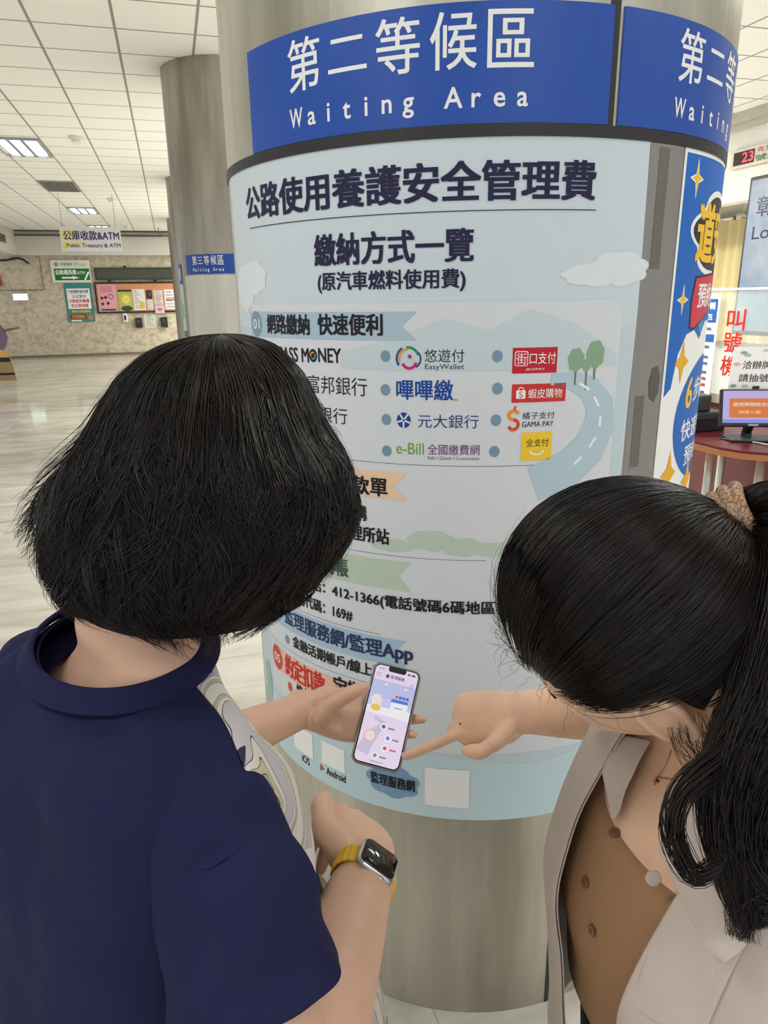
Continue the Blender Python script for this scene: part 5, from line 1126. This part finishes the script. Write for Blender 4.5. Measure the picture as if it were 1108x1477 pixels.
# the opening: between two angles that change with height (front is at a quarter turn; her right at 0, her left at a half turn)
tz = np.linspace(0, 1, mB); aR = np.interp(tz, [0, .4, .75, 1], [.225, .220, .185, .15]); aL = np.interp(tz, [0, .3, .55, .8, 1], [.285, .293, .300, .304, .345])
rows = []
for i in range(mB):
    a = np.linspace(aL[i], 1+aR[i], 72)*nB; i0 = np.floor(a).astype(int); f_ = (a-i0)[:, None]
    rows.append(Gb[i, i0 % nB]*(1-f_)+Gb[i, (i0+1) % nB]*f_)
GB = np.array(rows)
blo = cloth('blouse', GB, M_bl, wr_, False, .002)
TB = tree(GB, False)
bk = GB[-1, 12:60]; cn = Rc(1.30, .015)
cloth('collar_stand', np.array([GB[-2, 12:60], bk, cn+(bk-cn)*.88+EZ*.012, cn+(bk-cn)*.80+EZ*.034, cn+(bk-cn)*.86+EZ*.040, cn+(bk-cn)*1.02+EZ*.022, cn+(bk-cn)*1.16+EZ*.000]), M_bl, wr_, False, .002)
def drape(name, net, off, dflt, m, seed=0., sub=6):
    rows = []
    for r_ in net:
        row = []
        for u, v in r_:
            p, n = project_body(u, v, TB)
            if p is None: p = P(u, v, dflt)
            else: p = p+unit(np.array([0, 0, HC])-p)*off
            row.append(p)
        rows.append(row)
    return patch(name, rows, m, wr_, sub, .002, .002, seed)
dn = np.cross(np.gradient(GB, axis=0), np.gradient(GB, axis=1)); dn /= np.linalg.norm(dn, axis=2)[..., None]+1e-9
out_ = GB-GB.mean(1, keepdims=True); dn *= np.sign((dn*out_).sum(2, keepdims=True))
cloth('placket', (GB+dn*.0028)[:, :6], M_bl, wr_, False, .002); cloth('placket', (GB+dn*.0028)[:, -6:], M_bl, wr_, False, .002)
patch('lapel', [[P(858, 1058, .715), P(898, 1060, .70), P(940, 1068, .675)], [P(866, 1100, .70), P(890, 1106, .682), P(918, 1108, .662)], [P(877, 1150, .685), P(889, 1150, .674), P(902, 1140, .662)], [P(884, 1182, .672), P(889, 1178, .668), P(894, 1170, .664)]], M_bl, wr_, 8, .002, .002, 3.)
patch('collar', [[P(1062, 1130, .525), P(1020, 1150, .54), P(985, 1180, .56), P(950, 1226, .585)], [P(1085, 1200, .51), P(1040, 1225, .525), P(1000, 1245, .545), P(962, 1250, .572)], [P(1095, 1300, .497), P(1062, 1330, .503), P(1030, 1350, .508), P(1012, 1352, .515)], [P(1090, 1345, .495), P(1070, 1370, .498), P(1050, 1386, .50), P(1040, 1388, .505)]], M_bl, wr_, 8, .0025, .002, 8.)
drape('placket_tab', [[(920, 1256), (942, 1247), (966, 1258)], [(921, 1276), (945, 1274), (972, 1284)], [(934, 1300), (953, 1304), (972, 1310)]], .004, .598, M_bl)
mb = MB(); c = P(942, 1266, .590); limb(mb, [c, c-CF*.002], [.0068, .0064], up=CU, n=20, tip0=False, tip1=False); mb.build('blouse_button', M_btn2, wr_, False, bevel=.0006)
drape('pocket_flap', [[(944, 1348), (985, 1372), (1035, 1396)], [(925, 1400), (975, 1430), (1022, 1460)], [(905, 1450), (955, 1480), (1005, 1515)]], .004, .55, M_bl)
button(878, 1160, TB, .005, M_btn2, 'blouse_button')
# fine necklace lying on the skin
bmv = BVHTree.FromPolygons([tuple(v.co) for v in bodyR.data.vertices], [tuple(p_.vertices) for p_ in bodyR.data.polygons])
pts = []
for u, v in ((968, 1082), (963, 1095), (956, 1110), (950, 1120), (965, 1123), (985, 1127), (1005, 1128), (1030, 1124), (1055, 1118)):
    p_, n_ = project_body(u, v, bmv)
    if p_ is not None: pts.append(p_+unit(np.array([0, 0, HC])-p_)*.0012)
M_gold = mat('rose_gold', rgb(206, 150, 120), .25, .9)
if len(pts) > 3:
    nk = MB().tube(cr(pts, 5), .0006, 6).build('necklace', M_gold, wr_, True); nk['label'] = 'fine rose gold chain'
    c = pts[3]; t_ = unit(np.array([0, 0, HC])-c)
    an = np.linspace(0, 2*math.pi, 20); MB().tube([c-CU*.0045+.0042*(math.cos(a)*CR+math.sin(a)*CU) for a in an], .0009, 6, False).build('pendant', M_gold, nk, True)
    limb(MB(), [c-CU*.0045, c-CU*.0045+t_*.001], [.0026, .002], up=CU, n=12).build('pendant_stone', mat('pendant_stone', rgb(120, 60, 50), .1), nk, True)
def sleeve2(S, E, sgn, end, rad, seed):
    c = [S-rr2*sgn*.06+EZ*.008, S-rr2*sgn*.015+EZ*.004, S+rr2*sgn*.012-EZ*.025, S+(E-S)*.4*end+rr2*sgn*.006, S+(E-S)*.75*end, S+(E-S)*end]
    pts = cr(np.column_stack([np.array(c), np.array(rad)]), 6); cc, ra = pts[:, :3], pts[:, 3]; t = np.gradient(cc, axis=0); t /= np.linalg.norm(t, axis=1)[:, None]
    an = np.linspace(0, 2*math.pi, 48, endpoint=False); rows = []
    for i in range(len(cc)):
        u = unit(fr2-t[i]*(t[i]@fr2)); w_ = np.cross(t[i], u); rows.append(cc[i]+ra[i]*(np.cos(an)[:, None]*u+np.sin(an)[:, None]*w_))
    cloth('sleeve', crumple(np.array(rows), .010, 9, seed, (1, 1, .5)), M_bl, wr_, True, .002)
sleeve2(S2R, E2R, 1, .72, [.026, .050, .060, .064, .066, .068], 1.7); sleeve2(S2L, E2L, -1, .9, [.026, .052, .062, .066, .068, .07], 4.2)
# ------------------------------------------------------------------ her hair, combed back into a ponytail
CH = HR+U2*.024-F2*.016+CU*.012; AX = (.097, .111, .120)
def hp(d, k=1.0):                      # unit directions (.., 3) in the head frame -> points on the hair surface
    return CH+(d[..., :1]*AX[0]*X2+d[..., 1:2]*AX[1]*F2+d[..., 2:3]*AX[2]*U2)*(k if np.isscalar(k) else np.asarray(k)[..., None])
TIE = P(1046, 752, .60)
dT = TIE-CH; dT = unit([dT@X2/AX[0], dT@F2/AX[1], dT@U2/AX[2]])
FD = unit([0, .80, -.60])
def slerp(a, b, t):
    w_ = np.arccos(np.clip((a*b).sum(-1, keepdims=True), -.9999, .9999)); return (np.sin((1-t)*w_)*a+np.sin(t*w_)*b)/np.sin(w_)
rg2 = np.random.default_rng(5)
def rand_dirs(n, rng): v = rng.normal(size=(n, 3)); return v/np.linalg.norm(v, axis=1)[:, None]
def on_scalp(d): return (d@FD < math.cos(math.radians(64))) & (d[:, 2] > -.92) & ~((d[:, 2] < -.06) & (d[:, 1] > -.13))
nu, nv = 40, 64; Gs = np.zeros((nu, nv, 3))
th_ = np.linspace(.02, math.pi*.66, nu)
mbh = MB(); la = np.linspace(-math.pi/2+.02, math.pi/2-.02, 48); lo = np.linspace(0, 2*math.pi, 72, endpoint=False)
D_ = np.stack([np.cos(la)[:, None]*np.sin(lo)[None], np.cos(la)[:, None]*np.cos(lo)[None], np.repeat(np.sin(la)[:, None], 72, 1)], 2)
Gh = hp(D_, .945); ok = on_scalp(D_.reshape(-1, 3)).reshape(48, 72)
vs_ = Gh.reshape(-1, 3); fs = []
for i in range(47):
    for j in range(72):
        k = (j+1) % 72
        if ok[i, j] and ok[i, k] and ok[i+1, j] and ok[i+1, k]: fs.append((i*72+j, i*72+k, (i+1)*72+k, (i+1)*72+j))
mbh.add(vs_, fs); o = mbh.build('hair_tmp', M_hairin, None, True, fixn=False)
md = o.modifiers.new('t', 'SOLIDIFY'); md.thickness = .004; md.offset = 0; bpy.context.view_layer.update()
me2 = bpy.data.meshes.new_from_object(o.evaluated_get(bpy.context.evaluated_depsgraph_get())); bpy.data.objects.remove(o); me2.materials.clear()
hairR = link_mesh('hair', me2, M_hairin, wr_, True); hairR['label'] = 'long black hair tied back'
def combed(n_cl, per, k, rng, rad, lift=(.985, 1.012), wav=.02):
    d = rand_dirs(n_cl*6, rng); d = d[on_scalp(d) & (d@dT < .97)][:n_cl]; n_cl = len(d)
    n = n_cl*per; dd = np.repeat(d, per, 0)+rng.normal(0, .035, (n, 3)); dd /= np.linalg.norm(dd, axis=1)[:, None]
    t = np.linspace(0, .985, k)[None, :, None]; q = slerp(dd[:, None, :], dT[None, None, :], t)
    jit = np.repeat(rng.normal(0, wav, (n_cl, 3)), per, 0)[:, None, :]*np.sin(t*math.pi); q = q+jit; q /= np.linalg.norm(q, axis=2)[..., None]
    kk = np.repeat(rng.uniform(*lift, n_cl), per)[:, None]+smooth_noise(n, k, .006, .8, rng)*np.sin(np.linspace(0, 1, k)*math.pi)[None]
    kk = kk+.03*np.exp(-((np.linspace(0, 1, k)[None]-1)/.12)**2)
    return strands('hair_strands', hp(q, kk), rad*rng.uniform(.7, 1.3, n), M_hair, hairR, tip=.8)
combed(620, 14, 20, rg2, .00040)
combed(200, 5, 20, rg2, .00028, (1.005, 1.03), .03)
# loose hairs round the hairline and the ear
d = rand_dirs(4000, rg2); cF = d@FD; d = d[(cF > math.cos(math.radians(74))) & (cF < math.cos(math.radians(58))) & (d[:, 2] > .0)][:200]
k = 16; x = np.linspace(0, 1, k)[None]; n = len(d)
S = hp(slerp(d[:, None, :], np.broadcast_to(dT, (n, 1, 3)), (x*rg2.uniform(-.05, .45, (n, 1)))[..., None]), 1+x*rg2.uniform(.0, .14, (n, 1)))+(smooth_noise(n, k, .004, 1, rg2)*x)[..., None]*CR-(x**2*rg2.uniform(0, .03, (n, 1)))[..., None]*EZ
strands('loose_hair', S, .00018, M_hair, hairR)
def lock(pts, rad, n, k, rng, r, curl=.004, name='ponytail', cyc=1.2):
    c = cr(np.asarray(pts, float), 12); s_ = np.linspace(0, len(c)-1, k); i0 = np.minimum(np.floor(s_).astype(int), len(c)-2); f_ = (s_-i0)[:, None]; c = c[i0]*(1-f_)+c[i0+1]*f_
    t = np.gradient(c, axis=0); t /= np.linalg.norm(t, axis=1)[:, None]; u = np.cross(t, CF); u /= np.linalg.norm(u, axis=1)[:, None]+1e-9; w_ = np.cross(t, u)
    R_ = np.interp(np.linspace(0, 1, k), np.linspace(0, 1, len(rad)), rad); an = rng.uniform(0, 2*math.pi, n); q = np.sqrt(rng.random(n))
    A_ = (q*np.cos(an))[:, None]*R_[None]+smooth_noise(n, k, curl, cyc, rng)*np.linspace(.2, 1, k)[None]; B_ = (q*np.sin(an))[:, None]*R_[None]+smooth_noise(n, k, curl, cyc, rng)*np.linspace(.2, 1, k)[None]
    return c[None]+A_[..., None]*u[None]+B_[..., None]*w_[None]
PT = [P(1046, 752, .60), P(1082, 738, .592), P(1125, 745, .575), P(1165, 800, .55), P(1160, 900, .53), P(1128, 1010, .52), P(1090, 1095, .51), P(1066, 1180, .50), P(1068, 1260, .492), P(1085, 1335, .485)]
PR_ = [.017, .020, .030, .038, .040, .038, .033, .026, .016, .006]
mb = MB(); limb(mb, PT[:7], [r_*.72 for r_ in PR_[:6]]+[.008], up=CF, n=20); pony = mb.build('ponytail', M_hairin, hairR, True); pony['label'] = 'long ponytail falling over the shoulder'
strands('ponytail_strands', lock(PT, PR_, 2600, 34, rg2, None), .00038*rg2.uniform(.7, 1.3, 2600), M_hair, hairR)
C2 = [P(1110, 1010, .505), P(1050, 1085, .50), P(985, 1140, .498), P(972, 1200, .49), P(1000, 1262, .488), P(1030, 1250, .485), P(1040, 1225, .485)]
strands('curl', lock(C2, [.020, .013, .009, .008, .007, .005, .003], 130, 30, rg2, None, .003), .00034, M_hair, hairR)
C3 = [P(1110, 1030, .505), P(1075, 1130, .495), P(1075, 1220, .49), P(1110, 1290, .485), P(1075, 1300, .485), P(1070, 1355, .48)]
strands('curl', lock(C3, [.03, .026, .018, .012, .008, .003], 260, 30, rg2, None, .005), .00034, M_hair, hairR)
C4 = [P(985, 1030, .575), P(1000, 1075, .57), P(1020, 1105, .565), P(1010, 1130, .56)]
strands('loose_hair', lock(C4, [.018, .016, .012, .008], 60, 20, rg2, None, .006), .0002, M_hair, hairR)
# braided hair tie: three cords
tn = unit(P(1082, 738, .592)-P(1040, 756, .602)); tu = unit(np.cross(tn, CF)); tv = np.cross(tn, tu)
m, nt, b_, N, L = nodes_mat('braided_cord')
tc = N('TexCoord'); vo = N('TexVoronoi'); vo.inputs['Scale'].default_value = 420; L(tc.outputs['Object'], vo.inputs['Vector'])
r = N('ValToRGB'); r.color_ramp.elements[0].color = rgb(214, 186, 158); r.color_ramp.elements[1].color = rgb(140, 104, 80); r.color_ramp.elements[1].position = .75; L(vo.outputs['Distance'], r.inputs[0]); L(r.outputs[0], b_.inputs['Base Color']); b_.inputs['Roughness'].default_value = .8
bp = N('Bump'); bp.inputs['Strength'].default_value = .8; bp.inputs['Distance'].default_value = .001; bp.invert = True; L(vo.outputs['Distance'], bp.inputs['Height']); L(bp.outputs[0], b_.inputs['Normal'])
tie = None
for k in range(3):
    c = P(1053, 748, .594)+tn*(.004+.0085*(k-1)); an = np.linspace(0, 2*math.pi, 40)
    q = [c+(.0215+.001*(k == 1))*(math.cos(a)*tu+math.sin(a)*tv)+tn*.002*math.sin(2*a+k) for a in an]
    o = MB().tube(q, .0062, 12, False).build('hair_tie' if k == 0 else 'tie_cord', m, wr_ if k == 0 else tie, True)
    if k == 0: tie = o; o['label'] = 'beige braided hair tie'

bpy.data.objects.remove(_to)
